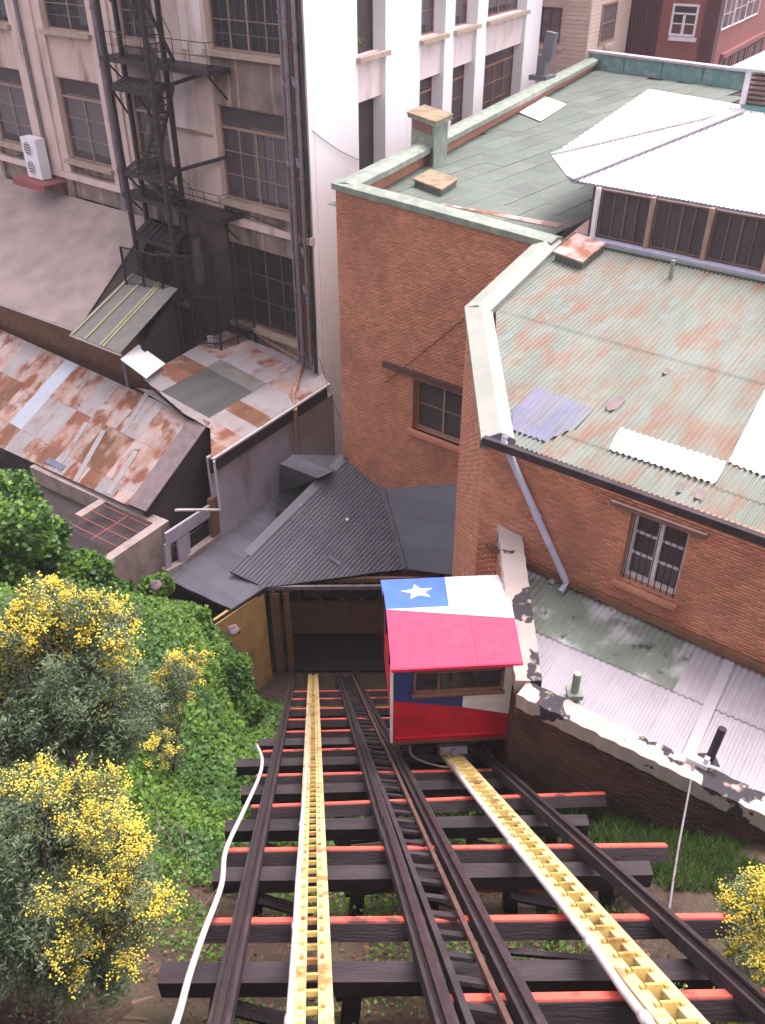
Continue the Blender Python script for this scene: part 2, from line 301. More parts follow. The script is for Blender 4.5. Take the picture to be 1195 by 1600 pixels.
# ---- brick courses: every brick a shallow block standing proud of the mortar
def bricks(parent, p0, U, n, poly, holes=(), mats='brick', V=UP, L=.215, H=.062, j=.008, proud=.005):
    poly = np.array(poly, float); vmin, vmax = poly[:, 1].min(), poly[:, 1].max()
    vs_, fs = [], []; r = 0; v = vmin
    while v+H <= vmax+.01:
        vc = v+H/2; xs = []
        for i in range(len(poly)):
            a, b = poly[i], poly[(i+1) % len(poly)]
            if (a[1]-vc)*(b[1]-vc) < 0: xs.append(a[0]+(b[0]-a[0])*(vc-a[1])/(b[1]-a[1]))
        if len(xs) >= 2:
            lo, hi = min(xs), max(xs); segs = [(lo, hi)]
            for (a0, b0, a1, b1) in holes:
                if b0-.02 < vc < b1+.02:
                    ns = []
                    for (x0, x1) in segs:
                        if a0 > x0: ns.append((x0, min(a0, x1)))
                        if a1 < x1: ns.append((max(a1, x0), x1))
                    segs = [q for q in ns if q[1]-q[0] > .03]
            for (x0, x1) in segs:
                u = math.floor(x0/(L+j))*(L+j)+(r % 2)*(L+j)/2-(L+j)
                while u < x1:
                    a, b = max(u, x0), min(u+L, x1)
                    if b-a > .03:
                        k = len(vs_); q = proud+random.uniform(-.003, .004)
                        for d in (0, q):
                            for (uu, vv) in ((a, v), (b, v), (b, v+H), (a, v+H)): vs_.append(p0+U*uu+V*vv+n*d)
                        fs += [(k+4, k+5, k+6, k+7), (k, k+1, k+5, k+4), (k+1, k+2, k+6, k+5), (k+2, k+3, k+7, k+6), (k+3, k, k+4, k+7)]
                    u += L+j
        v += H+j; r += 1
    if np.dot(np.cross(U, V), n) < 0: fs = [q[::-1] for q in fs]
    o = np_mesh('brick', vs_, fs, mats, parent); o['kind'] = 'stuff'; return o

# ---- corrugated sheets: each sheet an object, clipped to a convex outline in (u, v)
def sheets(parent, p0, U, V, N, poly, width, rows, pick, pitch=.09, amp=.014, seg=6, name='roof_sheet', lap=.012, skip=None):
    poly = np.array(poly, float)
    def vr(u):
        xs = []
        for i in range(len(poly)):
            a, b = poly[i], poly[(i+1) % len(poly)]
            if min(a[0], b[0]) <= u <= max(a[0], b[0]) and abs(a[0]-b[0]) > 1e-9:
                xs.append(a[1]+(b[1]-a[1])*(u-a[0])/(b[0]-a[0]))
        return (min(xs), max(xs)) if xs else None
    u0, u1 = poly[:, 0].min()+1e-4, poly[:, 0].max()-1e-4
    ncol = max(1, round((u1-u0)/width)); w = (u1-u0)/ncol; out = []
    rb = [-1e9]+list(rows)+[1e9]
    for c in range(ncol):
        ua, ub = u0+c*w, u0+(c+1)*w+(.03 if c < ncol-1 else 0)
        us = np.arange(ua, ub+1e-6, pitch/seg)
        for r in range(len(rb)-1):
            if skip and skip(c, r): continue
            jit = random.uniform(-.03, .03) if 0 < r < len(rb)-1 else 0
            vs_, cnt = [], 0
            for u in us:
                q = vr(min(max(u, u0), u1))
                if q is None: continue
                lo = max(q[0], rb[r]-.07+jit*0); hi = min(q[1], rb[r+1])
                if hi-lo < .01: hi = lo+.01 if lo < q[1] else None
                if hi is None: continue
                z = amp*math.sin(2*math.pi*u/pitch)+.004*(c % 2)
                vs_ += [p0+U*u+V*lo+N*(z+lap*(1 if r > 0 else .3)+.004), p0+U*u+V*hi+N*(z+.003)]; cnt += 1
            if cnt < 3: continue
            if not any(np.linalg.norm(vs_[2*i+1]-vs_[2*i]) > .05 for i in range(cnt)): continue
            k = np.arange(cnt-1)*2
            F = np.stack([k, k+2, k+3, k+1], 1)
            if np.dot(np.cross(U, V), N) < 0: F = F[:, ::-1]
            o = np_mesh(name, vs_, F, pick(c, r), parent, smooth=True); out.append(o)
    return out

# ---- a window let into a wall: frame, glazing bars, one object per pane, something behind it
def window(parent, P0, U, n, s0, s1, z0, z1, d, ncol, nrow, transom=0.0, frame='frame_wood', gl='glass', curtain=None, bars=0, barmat='frame_white', sill=None, fw=.07, bw=.04, guard=None):
    Pt = lambda s, z, q=0.0: P0+U*s+A(0, 0, z)+n*(d+q)
    W, Hh = s1-s0, z1-z0
    m = MB()
    for (a, b, c, e) in ((s0, z0, s1, z0+fw), (s0, z1-fw, s1, z1), (s0, z0+fw, s0+fw, z1-fw), (s1-fw, z0+fw, s1, z1-fw)):
        m.box(Pt((a+c)/2, (b+e)/2), U*(c-a)/2, n*.045, UP*(e-b)/2)
    zt = z1-transom*Hh if transom else z1-fw
    if transom: m.box(Pt((s0+s1)/2, zt), U*(W/2-fw), n*.05, UP*.05)
    xs = [s0+fw+(W-2*fw)*i/ncol for i in range(ncol+1)]
    for i in range(1, ncol):
        thick = bw*1.8 if (i*2 == ncol) else bw
        m.box(Pt(xs[i], (z0+zt)/2), U*thick/2, n*.038, UP*((zt-z0)/2-fw*.6))
    zs = [z0+fw+(zt-z0-fw)*i/nrow for i in range(nrow+1)]
    for i in range(1, nrow):
        m.box(Pt((s0+s1)/2, zs[i]), U*(W/2-fw), n*.025, UP*bw*.35)
    w = m.build('window', frame, parent)
    pm = None
    for i in range(ncol):
        for k in range(nrow+(1 if transom else 0)):
            za, zb = (zs[k], zs[k+1]) if k < nrow else (zt+.05, z1-fw)
            if k == 0 or k == nrow:
                q = MB(); hx, hz = (xs[1]-xs[0])/2, (zb-za)/2
                q.box(A(0, 0, 0), U*hx, n*.004, UP*hz)
                me = bpy.data.meshes.new('pane'); me.from_pydata([tuple(t) for t in q.v], [], q.f); me.materials.append(MATS[gl])
            c = Pt((xs[i]+xs[i+1])/2, (za+zb)/2, -.018+random.uniform(-.004, .004))
            link('pane', me, w, c)
    if curtain:
        for cu in curtain:
            (a, b, e0, e1, mt) = cu
            q = MB(); nx = 14; vv = []
            for i in range(nx+1):
                s = s0+W*(a+(b-a)*i/nx)
                for z in (z0+Hh*e0, z0+Hh*e1): vv.append(Pt(s, z, -.16+.025*math.sin(i*2.4)))
            q.add(vv, [(2*i, 2*i+2, 2*i+3, 2*i+1) for i in range(nx)])
            q.build('curtain', mt, w)
    if sill:
        q = MB(); q.box(Pt((s0+s1)/2, z0-.09, -d+.04), U*(W/2+.12), n*.16, UP*.09); q.build('window_sill', sill, parent)
    if guard:
        q = MB(); nb, od, gm = guard
        for i in range(nb+1):
            s = s0+.03+(W-.06)*i/nb; q.tube([Pt(s, z0-.02, od), Pt(s, z1+.0, od)], .011, 5)
        for z in (z0+.12*Hh, z0+.5*Hh, z0+.86*Hh): q.box(Pt((s0+s1)/2, z, od), U*(W/2+.02), n*.012, UP*.018)
        q.build('guard_bars', gm, w)
    return w
# ------------------------------------------------------------------ the lie of the land
Z0 = 24.6                                                     # eye height above the station floor
DT = unit(ray(492, 900))                                      # down the track
TIE = azdir(89)
NT = unit(np.cross(TIE, DT)); NT = NT if NT[2] > 0 else -NT
HT = 3.8
def trackpt(x, y, off=0.0): return onpl(x, y, EYE-NT*(HT-off), NT)
def ztrack(X, Y): return Z0 - (HT + NT[0]*X + NT[1]*Y)/NT[2]
def sstep(a, b, x): t = np.clip((x-a)/(b-a), 0, 1); return t*t*(3-2*t)
def wob(X, Y): return (np.sin(X*1.7+Y*.9)*.5+np.sin(X*.8-Y*1.9+1.3)*.4+np.sin(X*3.1+Y*2.7+.4)*.25+np.sin(X*5.3-Y*4.1)*.14)*.16
def ground_z(X, Y):
    X = np.asarray(X, float); Y = np.asarray(Y, float)
    z = ztrack(X, Y) - 1.45
    dl = np.maximum(0, (-1.55-.1*Y) - X)
    near = .6*dl
    far = 3.0*sstep(.55, 1.7, dl)+1.9*sstep(1.2, 2.6, dl)+.9*sstep(2.5, 6, dl)
    k = sstep(7, 19, Y)
    z = z + near*(1-k) + far*k
    dr = np.maximum(0, X-(3.3-.08*Y))
    z = z + .5*sstep(0, 1.2, dr)
    z = z + wob(X, Y)*(.25+.75*np.clip(dl+dr, 0, 1))
    # the bank ends behind the station wall and the sheds
    yend = 23.4 - .9*sstep(-5.0, -6.0, X) - .6*sstep(-6.2, -8.5, X)
    z = np.where((Y > yend) & (X < -4.9), z - 14*sstep(0, 1.2, Y-yend), z)
    return np.maximum(z, -.04)
gx = np.concatenate([np.linspace(-26, -9, 25), np.linspace(-8.8, 5, 100), np.linspace(5.2, 20, 22)])
gy = np.concatenate([np.linspace(-6, 2, 12), np.linspace(2.2, 26, 140)])
GX, GY = np.meshgrid(gx, gy); GZ = ground_z(GX, GY)
nx, ny = len(gx), len(gy)
idx = np.arange(nx*ny).reshape(ny, nx)
Fq = np.stack([idx[:-1, :-1], idx[:-1, 1:], idx[1:, 1:], idx[1:, :-1]], -1).reshape(-1, 4)
o = np_mesh('hillside', np.stack([GX, GY, GZ], -1).reshape(-1, 3), Fq, 'soil', smooth=True, org=(0, 0, 0)); o['kind'] = 'structure'
m = MB(); m.quad(A(-300, -300, -.06), A(300, -300, -.06), A(300, 300, -.06), A(-300, 300, -.06))
tag(m.build('ground', 'asphalt'), kind='structure')

# ------------------------------------------------------------------ directions of the town
dF = azdir(-50.5); nF = A(-dF[1]*-1, 0, 0)                    # along the dark facade (going left and away)
nF = unit(A(-dF[1], dF[0], 0)); nF = nF if nF[1] < 0 else -nF  # out of the facade, towards us
dG = azdir(25); nG = unit(A(dG[1], -dG[0], 0))                # white facade, going right and away; normal to the right
dH = azdir(38.5)
r_ = ray(496, 500); PC = EYE + r_*(33.5/r_[1]); PC[2] = 0     # foot of the corner between the two facades
ZR = lambda z: z+Z0                                           # heights below read from the eye

# ================================================================== dark old building on the left
PCB = PC.copy()
bld = thing('apartment_building', 'soot stained beige old building with barred windows behind the black fire escape', 'building', PCB)
FP = lambda s, z, d=0.0: PCB+dF*s+A(0, 0, ZR(z))+nF*d
ZT, ZB = 3.2, -24.6                                           # top and foot, from the eye
m = MB(); m.prism([FP(.5, ZB, -1.2), FP(33.6, ZB, -1.2), FP(33.6, ZB, -7), FP(2.4, ZB, -7)], UP*(ZT-ZB)); m.build('core_wall', 'room_dark', bld)
m = MB(); m.prism([FP(-.1, ZT, .5), FP(33.8, ZT, .5), FP(33.8, ZT, -7), FP(2.3, ZT, -7)], UP*.3); m.build('roof', 'felt_roof', bld)
bays = [(1.12, 5.06), (8.3, 10.5), (12.5, 15.95), (18.7, 22.2), (24.2, 27.7), (29.5, 33.0)]
floors = [(-4.28, .2), (-9.72, -6.18), (-15.0, -11.5)]        # sill and head of each storey's windows
tops = [(3.2, .2), (-4.28, -6.18), (-9.72, -11.5), (-15.0, -24.6)]
pil = [(0.1, 1.12), (5.06, 8.3), (10.5, 12.5), (15.95, 18.7), (22.2, 24.2), (27.7, 29.5)]
for i, (a, b) in enumerate(pil):
    for k, (zt, zb) in enumerate([(3.2, -10.35), (-10.65, -24.6)]):
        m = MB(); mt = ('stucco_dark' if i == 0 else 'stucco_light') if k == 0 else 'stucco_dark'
        if i == 1:
            if k == 1: mt = 'stucco_deep'
            m.box(FP(a+.53, (zt+zb)/2, -.2), dF*.53, nF*.2, UP*(zt-zb)/2)
            m.box(FP((a+1.06+b)/2, (zt+zb)/2, -.36), dF*(b-a-1.06)/2, nF*.2, UP*(zt-zb)/2)
        else:
            m.box(FP((a+b)/2, (zt+zb)/2, -.2), dF*(b-a)/2, nF*.2, UP*(zt-zb)/2)
            if k == 0 and i >= 2:
                m.box(FP((a+b)/2, (zt+zb)/2, .05), dF*(b-a)*.28, nF*.05, UP*(zt-zb)/2)
        m.build('pilaster', mt, bld)
for i, (a, b) in enumerate(bays):
    for k, (zt, zb) in enumerate(tops):
        m = MB(); m.box(FP((a+b)/2, (zt+zb)/2, -.34), dF*(b-a)/2, nF*.22, UP*(zt-zb)/2)
        m.build('wall_panel', 'stucco_deep' if (i == 1 and k >= 3) else 'stucco_dark' if (k >= 2 or i == 1) else ('stucco' if i else 'stucco_dark'), bld)
m = MB(); m.box(FP(16.6, -10.5, .02), dF*16.6, nF*.12, UP*.14); m.build('string_course', 'stucco_light', bld)
WN = dict(frame='frame_wood', sill='sill_stone')
for i, (a, b) in enumerate(bays):
    for k, (zs_, zh) in enumerate(floors):
        big = i == 0
        cur = [(.02, .42, .05, .8, 'curtain'), (.45, .6, .05, .8, 'curtain'), (.62, .98, .03, .82, 'curtain_purple')] if (big and k == 1) else \
              ([(.55, .98, .5, .98, 'blind_pink')] if big and k == 0 else ([(.05, .95, .1, .8, 'curtain')] if k == 1 else ([(.1, .35, .05, .9, 'curtain')] if k == 0 else None)))
        if i >= 4 and k == 2: continue
        P0 = PCB+A(0, 0, Z0)
        window(bld, P0, dF, nF, a, b, zs_, zh, -.3, 4 if big else (3 if i == 1 else 2), 3 if k else 4, transom=.23 if k == 1 else (0 if k else .15),
               frame='frame_wood' if k == 1 else ('frame_dark' if k == 2 else 'frame_wood'), curtain=cur, gl='glass_dirty' if k == 1 else 'glass', sill='sill_stone',
               guard=(10 if big else 6, -.12, 'frame_white') if k == 0 and i < 4 else ((10, -.12, 'frame_dark') if (k == 2 and big) else None))
# the white sheet closing the recess beside the fire escape, and the narrow pale strip right of it
m = MB(); m.box(FP(6.45, -6.3, -.1), dF*1.12, nF*.03, UP*1.0); m.build('white_sheet', 'white_panel', bld)['label'] = 'white board closing the recess'
m = MB(); m.box(FP(6.45, -7.36, -.02), dF*1.18, nF*.06, UP*.05); m.build('ledge', 'frame_wood', bld)
m = MB(); m.box(FP(6.4, -2.4, -.14), dF*.3, nF*.02, UP*2.0); m.box(FP(5.55, -2.4, .02), dF*.3, nF*.03, UP*2.1); m.build('pale_strip', 'white_panel', bld)
# drainpipes running down the corner, with collars
for k, (s, d, r, zt, zb) in enumerate([(.98, .14, .075, 3, -15.8), (.72, .2, .1, 3, -15.7), (.5, .14, .06, 3, -15.6), (.3, .16, .085, 3, -15.7), (.12, .1, .05, 3, -16), (.86, .3, .05, -8.0, -15.4)]):
    m = MB(); m.tube([FP(s, zt, d), FP(s, zb, d)], r, 10)
    for z in np.arange(min(1.0, zt-.2), zb, -1.9-.13*k): m.tube([FP(s, z, d), FP(s, z-.09, d)], r*1.35, 10)
    m.build('drainpipe', ['pipe_grey', 'pipe_grey', 'rust_steel', 'pipe_grey', 'black_iron', 'pipe_grey'][k], bld, smooth=False)
for z in (-4.9, -7.6, -10.9, -12.4):
    m = MB(); m.tube([FP(1.0, z, .14), FP(.86, z-.16, .3), FP(.72, z-.25, .2)], .07, 8); m.tube([FP(.5, z+.1, .16), FP(.35, z-.14, .26), FP(.3, z-.3, .16)], .06, 8)
    m.build('pipe_joint', 'pipe_grey', bld, smooth=True)
for (s, r) in ((11.6, .14), (17.45, .09)):
    m = MB(); m.tube([FP(s, 3, .22), FP(s, -10.3 if s > 15 else -11.3, .22)], r, 10)
    for z in np.arange(1.0, -10, -2.1): m.tube([FP(s, z, .22), FP(s, z-.1, .22)], r*1.25, 10)
    m.build('drainpipe', 'pipe_grey', bld, smooth=False)
for pp in ([FP(1.05, -10.4, .06), FP(5.0, -9.95, .06), FP(8.3, -9.9, .06)], [FP(18.7, -9.95, .06), FP(21, -10.3, .1), FP(24, -9.9, .06)], [FP(12.4, -10.15, .06), FP(14, -10.25, .06), FP(16, -9.95, .06)]):
    m = MB(); m.tube(pp, .022, 5); m.build('cable', 'black_iron', bld)

# air conditioning unit on its shelf
c = onpl(57, 246, FP(0, 0, .55), nF)
ac = thing('air_conditioner', 'white twin fan air conditioner on a rusty shelf against the beige building', 'air conditioner', c-UP*.95)
m = MB(); m.box(c-UP*0.0, dF*.62, nF*.26, UP*.92); m.build('casing', 'plastic_white', ac)
for dz in (.43, -.43):
    m = MB(); m.tube([c+nF*.262+UP*dz+dF*.12, c+nF*.285+UP*dz+dF*.12], .36, 20)
    g = m.build('fan_ring', 'plastic_white', ac)
    m = MB(); m.tube([c+nF*.286+UP*dz+dF*.12, c+nF*.29+UP*dz+dF*.12], .31, 20)
    m.build('fan_opening', 'pipe_grey', g)
    m = MB()
    for k in range(5): m.box(c+nF*.3+UP*(dz-.24+.12*k)+dF*.12, dF*math.sqrt(max(.01, .31**2-(.24-.12*k)**2)), nF*.006, UP*.012)
    m.build('fan_grille', 'plastic_white', g)
c2 = c-UP*1.0
m = MB(); m.box(c2-dF*.1+nF*.05, dF*1.35, nF*.72, UP*.03); m.box(c2-UP*.16-dF*.1+nF*.76, dF*1.35, nF*.03, UP*.13)
m.beam(c2-dF*1.2-nF*.6-UP*.6, c2-dF*1.2+nF*.7, .05, .05); m.beam(c2+dF*1.0-nF*.6-UP*.6, c2+dF*1.0+nF*.7, .05, .05)
solo('wall_shelf', m, 'maroon_wall', 'rust red sheet metal shelf under the white air conditioner', 'shelf')

# ================================================================== black fire escape
fe = thing('fire_escape', 'black iron fire escape tower with stairs against the stained building', 'fire escape', FP(9.6, -14.5, 1.4))
dn, df_ = 2.35, .75                                            # outer and inner rows of legs, from the wall
La, Lb = 11.05, 8.35
legs = {'a': onpl(155, 0, FP(0, 0, dn), nF), 'b': None}
def fp_at(x, y, d): q = onpl(x, y, FP(0, 0, d), nF); return np.dot(q-PCB, dF)
sA, sC = fp_at(186, 215, dn), fp_at(246, 195, dn); sB, sD = fp_at(207, 190, df_), fp_at(270, 190, df_)
for s, d, zb in ((sA, dn, -14.6), (sB, df_, -13.2), (sC, dn, -13.6), (sD, df_, -12.8)):
    m = MB(); p, q = FP(s, 2.5, d), FP(s, zb, d)
    m.beam(p, q, .16, .16, up=nF); m.build('leg', 'black_iron', fe)
for z in (-1.2, -5.6, -8.75, -11.35):
    m = MB()
    m.beam(FP(sA, z, dn), FP(sC, z, dn), .12, .2); m.beam(FP(sB, z, df_), FP(sD, z, df_), .12, .16)
    m.beam(FP(sA, z, dn), FP(sB, z, df_), .1, .16); m.beam(FP(sC, z, dn), FP(sD, z, df_), .1, .16)
    m.build('ring_frame', 'black_iron', fe)
    m = MB()
    for k in range(7): m.beam(FP(sA+(sC-sA)*(k+.5)/7, z+.09, dn), FP(sB+(sD-sB)*(k+.5)/7, z+.09, df_), .22, .02)
    if z < -2: m.build('landing_grating', 'black_iron', fe)
m = MB()
for (z1, z2) in ((-1.2, -3.4), (-5.6, -7.4), (-8.75, -10.4)):
    for pa, pb, ww in ((FP(sB, z1, df_), FP(sB-.9, z2, .1), .06), (FP(sA, z1, dn), FP(sB+.2, z2+.5, df_), .06), (FP(sD, z1, df_), FP(sD-2.2, z1+.7, .05), .12)):
        m = MB(); m.beam(pa, pb, ww, ww*1.2); m.build('brace', 'black_iron', fe)
def stair(P, Q, wv, n_):
    m = MB(); m.beam(P, Q, .05, .16); m.beam(P+wv, Q+wv, .05, .16)
    s_ = m.build('stair_stringer', 'black_iron', fe)
    for k in range(n_):
        c = P+(Q-P)*(k+.5)/n_; m = MB(); m.beam(c, c+wv, .2, .025); m.build('stair_tread', 'black_iron', s_)
    m = MB(); m.tube([P+wv+UP*.9, Q+wv+UP*.9], .02, 6); m.tube([P+UP*.9, Q+UP*.9], .02, 6)
    for t in (0, .5, 1): m.tube([P+wv+(Q-P)*t, P+wv+(Q-P)*t+UP*.9], .016, 5); m.tube([P+(Q-P)*t, P+(Q-P)*t+UP*.9], .016, 5)
    m.build('handrail', 'black_iron', s_)
stair(FP(8.6, -.9, .9), FP(6.0, -4.7, .9), nF*.75, 15)
stair(FP(sC+.35, -5.5, 1.1), FP(sA-.5, -8.7, 1.1), nF*.6, 12)
stair(FP(8.3, -8.8, .85), FP(5.9, -10.2-.05, .85), nF*.75, 11)
for z, s0, s1 in ((-4.9, 10.5, 3.9), (-10.25, 10.5, 4.0)):
    m = MB(); m.box(FP((s0+s1)/2, z, .55), dF*abs(s0-s1)/2, nF*.55, UP*.1); b_ = m.build('balcony', 'dark_steel', fe)
    m = MB(); m.tube([FP(s0, z+1.0, 1.08), FP(s1, z+1.0, 1.08), FP(s1, z+1.0, .05)], .016, 6)
    m.tube([FP(s0, z+.55, 1.08), FP(s1, z+.55, 1.08)], .012, 5)
    for k in range(8): s = s0+(s1-s0)*k/7; m.tube([FP(s, z, 1.08), FP(s, z+1.0, 1.08)], .014, 5)
    m.build('balcony_railing', 'black_iron', b_)
    m = MB(); m.beam(FP(s1+.2, z-.1, .1)-UP*.9, FP(s1+.2, z-.1, .95), .06, .06); m.beam(FP(s0-.2, z-.1, .1)-UP*.9, FP(s0-.2, z-.1, .95), .06, .06)
    m.build('balcony_bracket', 'black_iron', b_)
# little white-edged canopy under the tower
cz = -12.9
c4 = [onz(224, 388, cz), onz(264, 400, cz), onz(336, 338, cz+.55), onz(300, 330, cz+.55)]
m = MB(); m.prism(c4, -UP*.05, 0); m.beam(c4[0], c4[1], .05, .14, mi=1); m.beam(c4[1], c4[2], .05, .1, mi=1)
solo('canopy', m, ['concrete', 'plastic_white'], 'small flat canopy with white edge under the fire escape', 'canopy')

# ================================================================== white building
wb = thing('white_building', 'tall bright white building with brown framed windows between plain piers', 'building', PCB+dG*14)
WP = lambda s, z, d=0.0: PCB+dG*s+A(0, 0, ZR(z))+nG*d
m = MB(); m.prism([WP(1.75, -24.6, -1.1), WP(28.4, -24.6, -1.1), WP(28.4, -24.6, -9.9), WP(4.1, -24.6, -9.9)], UP*27.8); m.build('core_wall', 'room_dark', wb)
wbays = [(4.05, 6.5), (10.13, 13.0), (14.2, 17.35), (18.82, 25.55)]
wpil = [(0.02, 4.05), (6.5, 10.13), (13.0, 14.2), (17.35, 18.82), (25.55, 28.5)]
for (a, b) in wpil:
    m = MB(); m.prism([WP(a, -24.6), WP(b, -24.6), WP(b, -24.6, -1), WP(a+(.4 if a < 1 else 0), -24.6, -1)], UP*27.8); m.build('pier', 'white_wall', wb)
wfl = [(-4.62, -1.0), (-9.8, -6.28), (-15.2, -11.6)]
for (a, b) in wbays:
    for (zt, zb) in ((3.2, -1.0), (-4.62, -6.28), (-9.8, -11.6), (-15.2, -24.6)):
        m = MB(); m.box(WP((a+b)/2, (zt+zb)/2, -.6), dG*(b-a)/2, nG*.42, UP*(zt-zb)/2); m.build('wall_panel', 'white_panel', wb)
    for k, (zs_, zh) in enumerate(wfl):
        if k == 2: continue
        window(wb, PCB+A(0, 0, Z0), dG, nG, a, b, zs_, zh, -.62, 2 if b-a < 4 else 4, 3, transom=.2 if k == 1 else .25, frame='frame_brown', gl='glass',
               curtain=[(.05, .95, .1, .75, 'curtain')] if k == 0 else [(.03, .97, .03, .95, 'blind_pink')], sill='sill_stone',
               guard=(4 if b-a < 4 else 8, -.3, 'frame_white') if k == 0 else None)
m = MB(); m.box(WP(28.55, (3.2-24.6)/2, -5), dG*.05, nG*5, UP*(3.2+24.6)/2); m.build('end_wall', 'white_wall', wb)
m = MB(); m.prism([WP(0, 3.2, .1), WP(28.7, 3.2, .1), WP(28.7, 3.2, -10), WP(4.1, 3.2, -10)], UP*.25); m.build('roof', 'felt_roof', wb)
pl = thing('potted_plant', 'green potted plant on the sill behind window bars of the white building', 'plant', WP(4.5, -4.6, -.42))
m = MB(); m.tube([WP(4.5, -4.58, -.42), WP(4.5, -4.36, -.42)], [.1, .14], 10); m.build('pot', 'pipe_rust', pl)
V_, F_ = [], []
for k in range(160):
    c = WP(4.5, -4.1, -.4)+rng.normal(0, .16, 3); d = unit(rng.normal(0, 1, 3)); e = unit(np.cross(d, rng.normal(0, 1, 3))); q = len(V_)
    V_ += [c, c+d*.06+e*.035, c+d*.14, c+d*.06-e*.035]; F_.append((q, q+1, q+2, q+3))
np_mesh('foliage', V_, F_, 'leaf_bright', pl)

# ================================================================== brick building
PE = onz(885, 912, -11.9)
nE = unit(A(-dF[1], dF[0], 0)); nE = nE if nE[1] < 0 else -nE
dE = azdir(-51.5); nE = unit(A(-dE[1], dE[0], 0)); nE = nE if nE[1] < 0 else -nE     # out of the brick fronts, towards us
dEr = -dE                                                     # right and nearer
dUp = -nE                                                     # up the roof slope, away from us
ptD = onpl(757, 682, PE, nE)
SL = math.tan(R(9.0)); nR2 = unit(A(nE[0]*SL, nE[1]*SL, 1.0))
ptC = onpl(730, 478, ptD, nR2); ptB = onpl(838, 378, ptD, nR2)
ptA = onpl(525, 292, ptB, nE)
z1 = (ptA[2]+ptB[2])/2-Z0
ptQ = onz(920, 93, z1); ptR = onz(1168, 126, z1)
bb = thing('brick_building', 'red brick building with green capped parapets and patched tin roofs', 'building', A(*ptB[:2], 0))
def wallU(a, b): u = unit((b-a)*[1, 1, 0]); return u
# wall facing us on the left, with the barred window
uAB = wallU(ptA, ptB); lenAB = np.linalg.norm((ptB-ptA)[:2])+1.6
A0 = A(*ptA[:2], 0); zA, zBt = ptA[2]-.12, ptB[2]-.12
def w1(x, y): q = onpl(x, y, ptB, nE); return np.dot(q-A0, uAB), q[2]
s0, zt0 = w1(645, 592); s1_, zb0 = w1(722, 690); zb0 = w1(650, 672)[1]; s1_ = max(s1_, s0+2.3)
m = MB(); th = .45
def slab(mb, a, b, z0, zl, zr, mi=0):    # vertical slab behind the wall face, from s=a to b
    nb = -nE*th
    mb.prism([A0+uAB*a+UP*z0, A0+uAB*b+UP*z0, A0+uAB*b+UP*zr, A0+uAB*a+UP*zl], nb, mi)
zat = lambda s: zA+(zBt-zA)*s/lenAB
slab(m, 0, s0, 0, zat(0), zat(s0)); slab(m, s1_, lenAB, 0, zat(s1_), zat(lenAB)); slab(m, s0, s1_, 0, zb0, zb0); slab(m, s0, s1_, zt0, zat(s0), zat(s1_))
wall = m.build('front_wall', 'mortar', bb)
bricks(wall, A0, uAB, nE, [(0, 3.5), (lenAB, 3.5), (lenAB, zat(lenAB)-.02), (0, zat(0)-.02)], holes=[(s0, zb0, s1_, zt0)], mats='brick')
m = MB(); m.box(A0+uAB*(s0+s1_)/2-nE*.9+UP*(zb0+zt0)/2, uAB*1.6, nE*.05, UP*1.6); m.build('window_recess', 'room_dark', bb)
wn_ = window(bb, A0, uAB, nE, s0, s1_, zb0, zt0, -.3, 2, 2, frame='frame_wood', gl='glass_dirty', guard=(13, -.1, 'rust_steel'))
m = MB(); m.box(A0+uAB*(s0+s1_)/2+UP*(zb0-.08)+nE*.03, uAB*((s1_-s0)/2+.15), nE*.14, UP*.08); m.build('window_sill', 'brick_pale', bb)
q0 = w1(602, 567); q1 = w1(722, 604)
m = MB(); m.beam(A0+uAB*q0[0]+UP*q0[1]+nE*.08, A0+uAB*(q1[0]+.6)+UP*(q1[1]-.12)+nE*.08, .16, .2); m.build('lintel', 'rust_steel', bb)
# left flank running away along the white building
uAQ = unit((ptQ-ptA)*[1, 1, 0]); nQ = unit(A(-uAQ[1], uAQ[0], 0)); lAQ = np.linalg.norm((ptQ-ptA)[:2])
m = MB(); m.prism([A0, A0+uAQ*lAQ, A0+uAQ*lAQ+UP*(ptQ[2]-.12), A0+UP*zA], -nQ*th); fl = m.build('flank_wall', 'mortar', bb)
bricks(fl, A0, uAQ, nQ, [(0, 8), (6, 8), (6, zA-.02), (0, zA-.02)])
# narrow pier wall C-D and the hidden return B-C
uDC = unit((ptC-ptD)*[1, 1, 0]); nDC = unit(A(-uDC[1], uDC[0], 0)); nDC = nDC if nDC[0] < 0 else -nDC
D0 = A(*ptD[:2], 0); lDC = np.linalg.norm((ptC-ptD)[:2])
m = MB(); m.prism([D0, D0+uDC*lDC, D0+uDC*lDC+UP*(ptC[2]-.15), D0+UP*(ptD[2]-.15)], -nDC*.5); dcw = m.build('side_wall', 'mortar', bb)
bricks(dcw, D0, uDC, nDC, [(0, 3), (lDC, 3), (lDC, ptC[2]-.16), (0, ptD[2]-.16)], mats='brick_pale')
C0 = A(*ptC[:2], 0); uCB = unit((ptB-ptC)*[1, 1, 0]); nCB = unit(A(-uCB[1], uCB[0], 0)); nCB = nCB if nCB[0] < 0 else -nCB; lCB = np.linalg.norm((ptB-ptC)[:2])
m = MB(); m.prism([C0, C0+uCB*lCB, C0+uCB*lCB+UP*(ptB[2]-.15), C0+UP*(ptC[2]-.15)], -nCB*.5); m.build('return_wall', 'brick', bb)
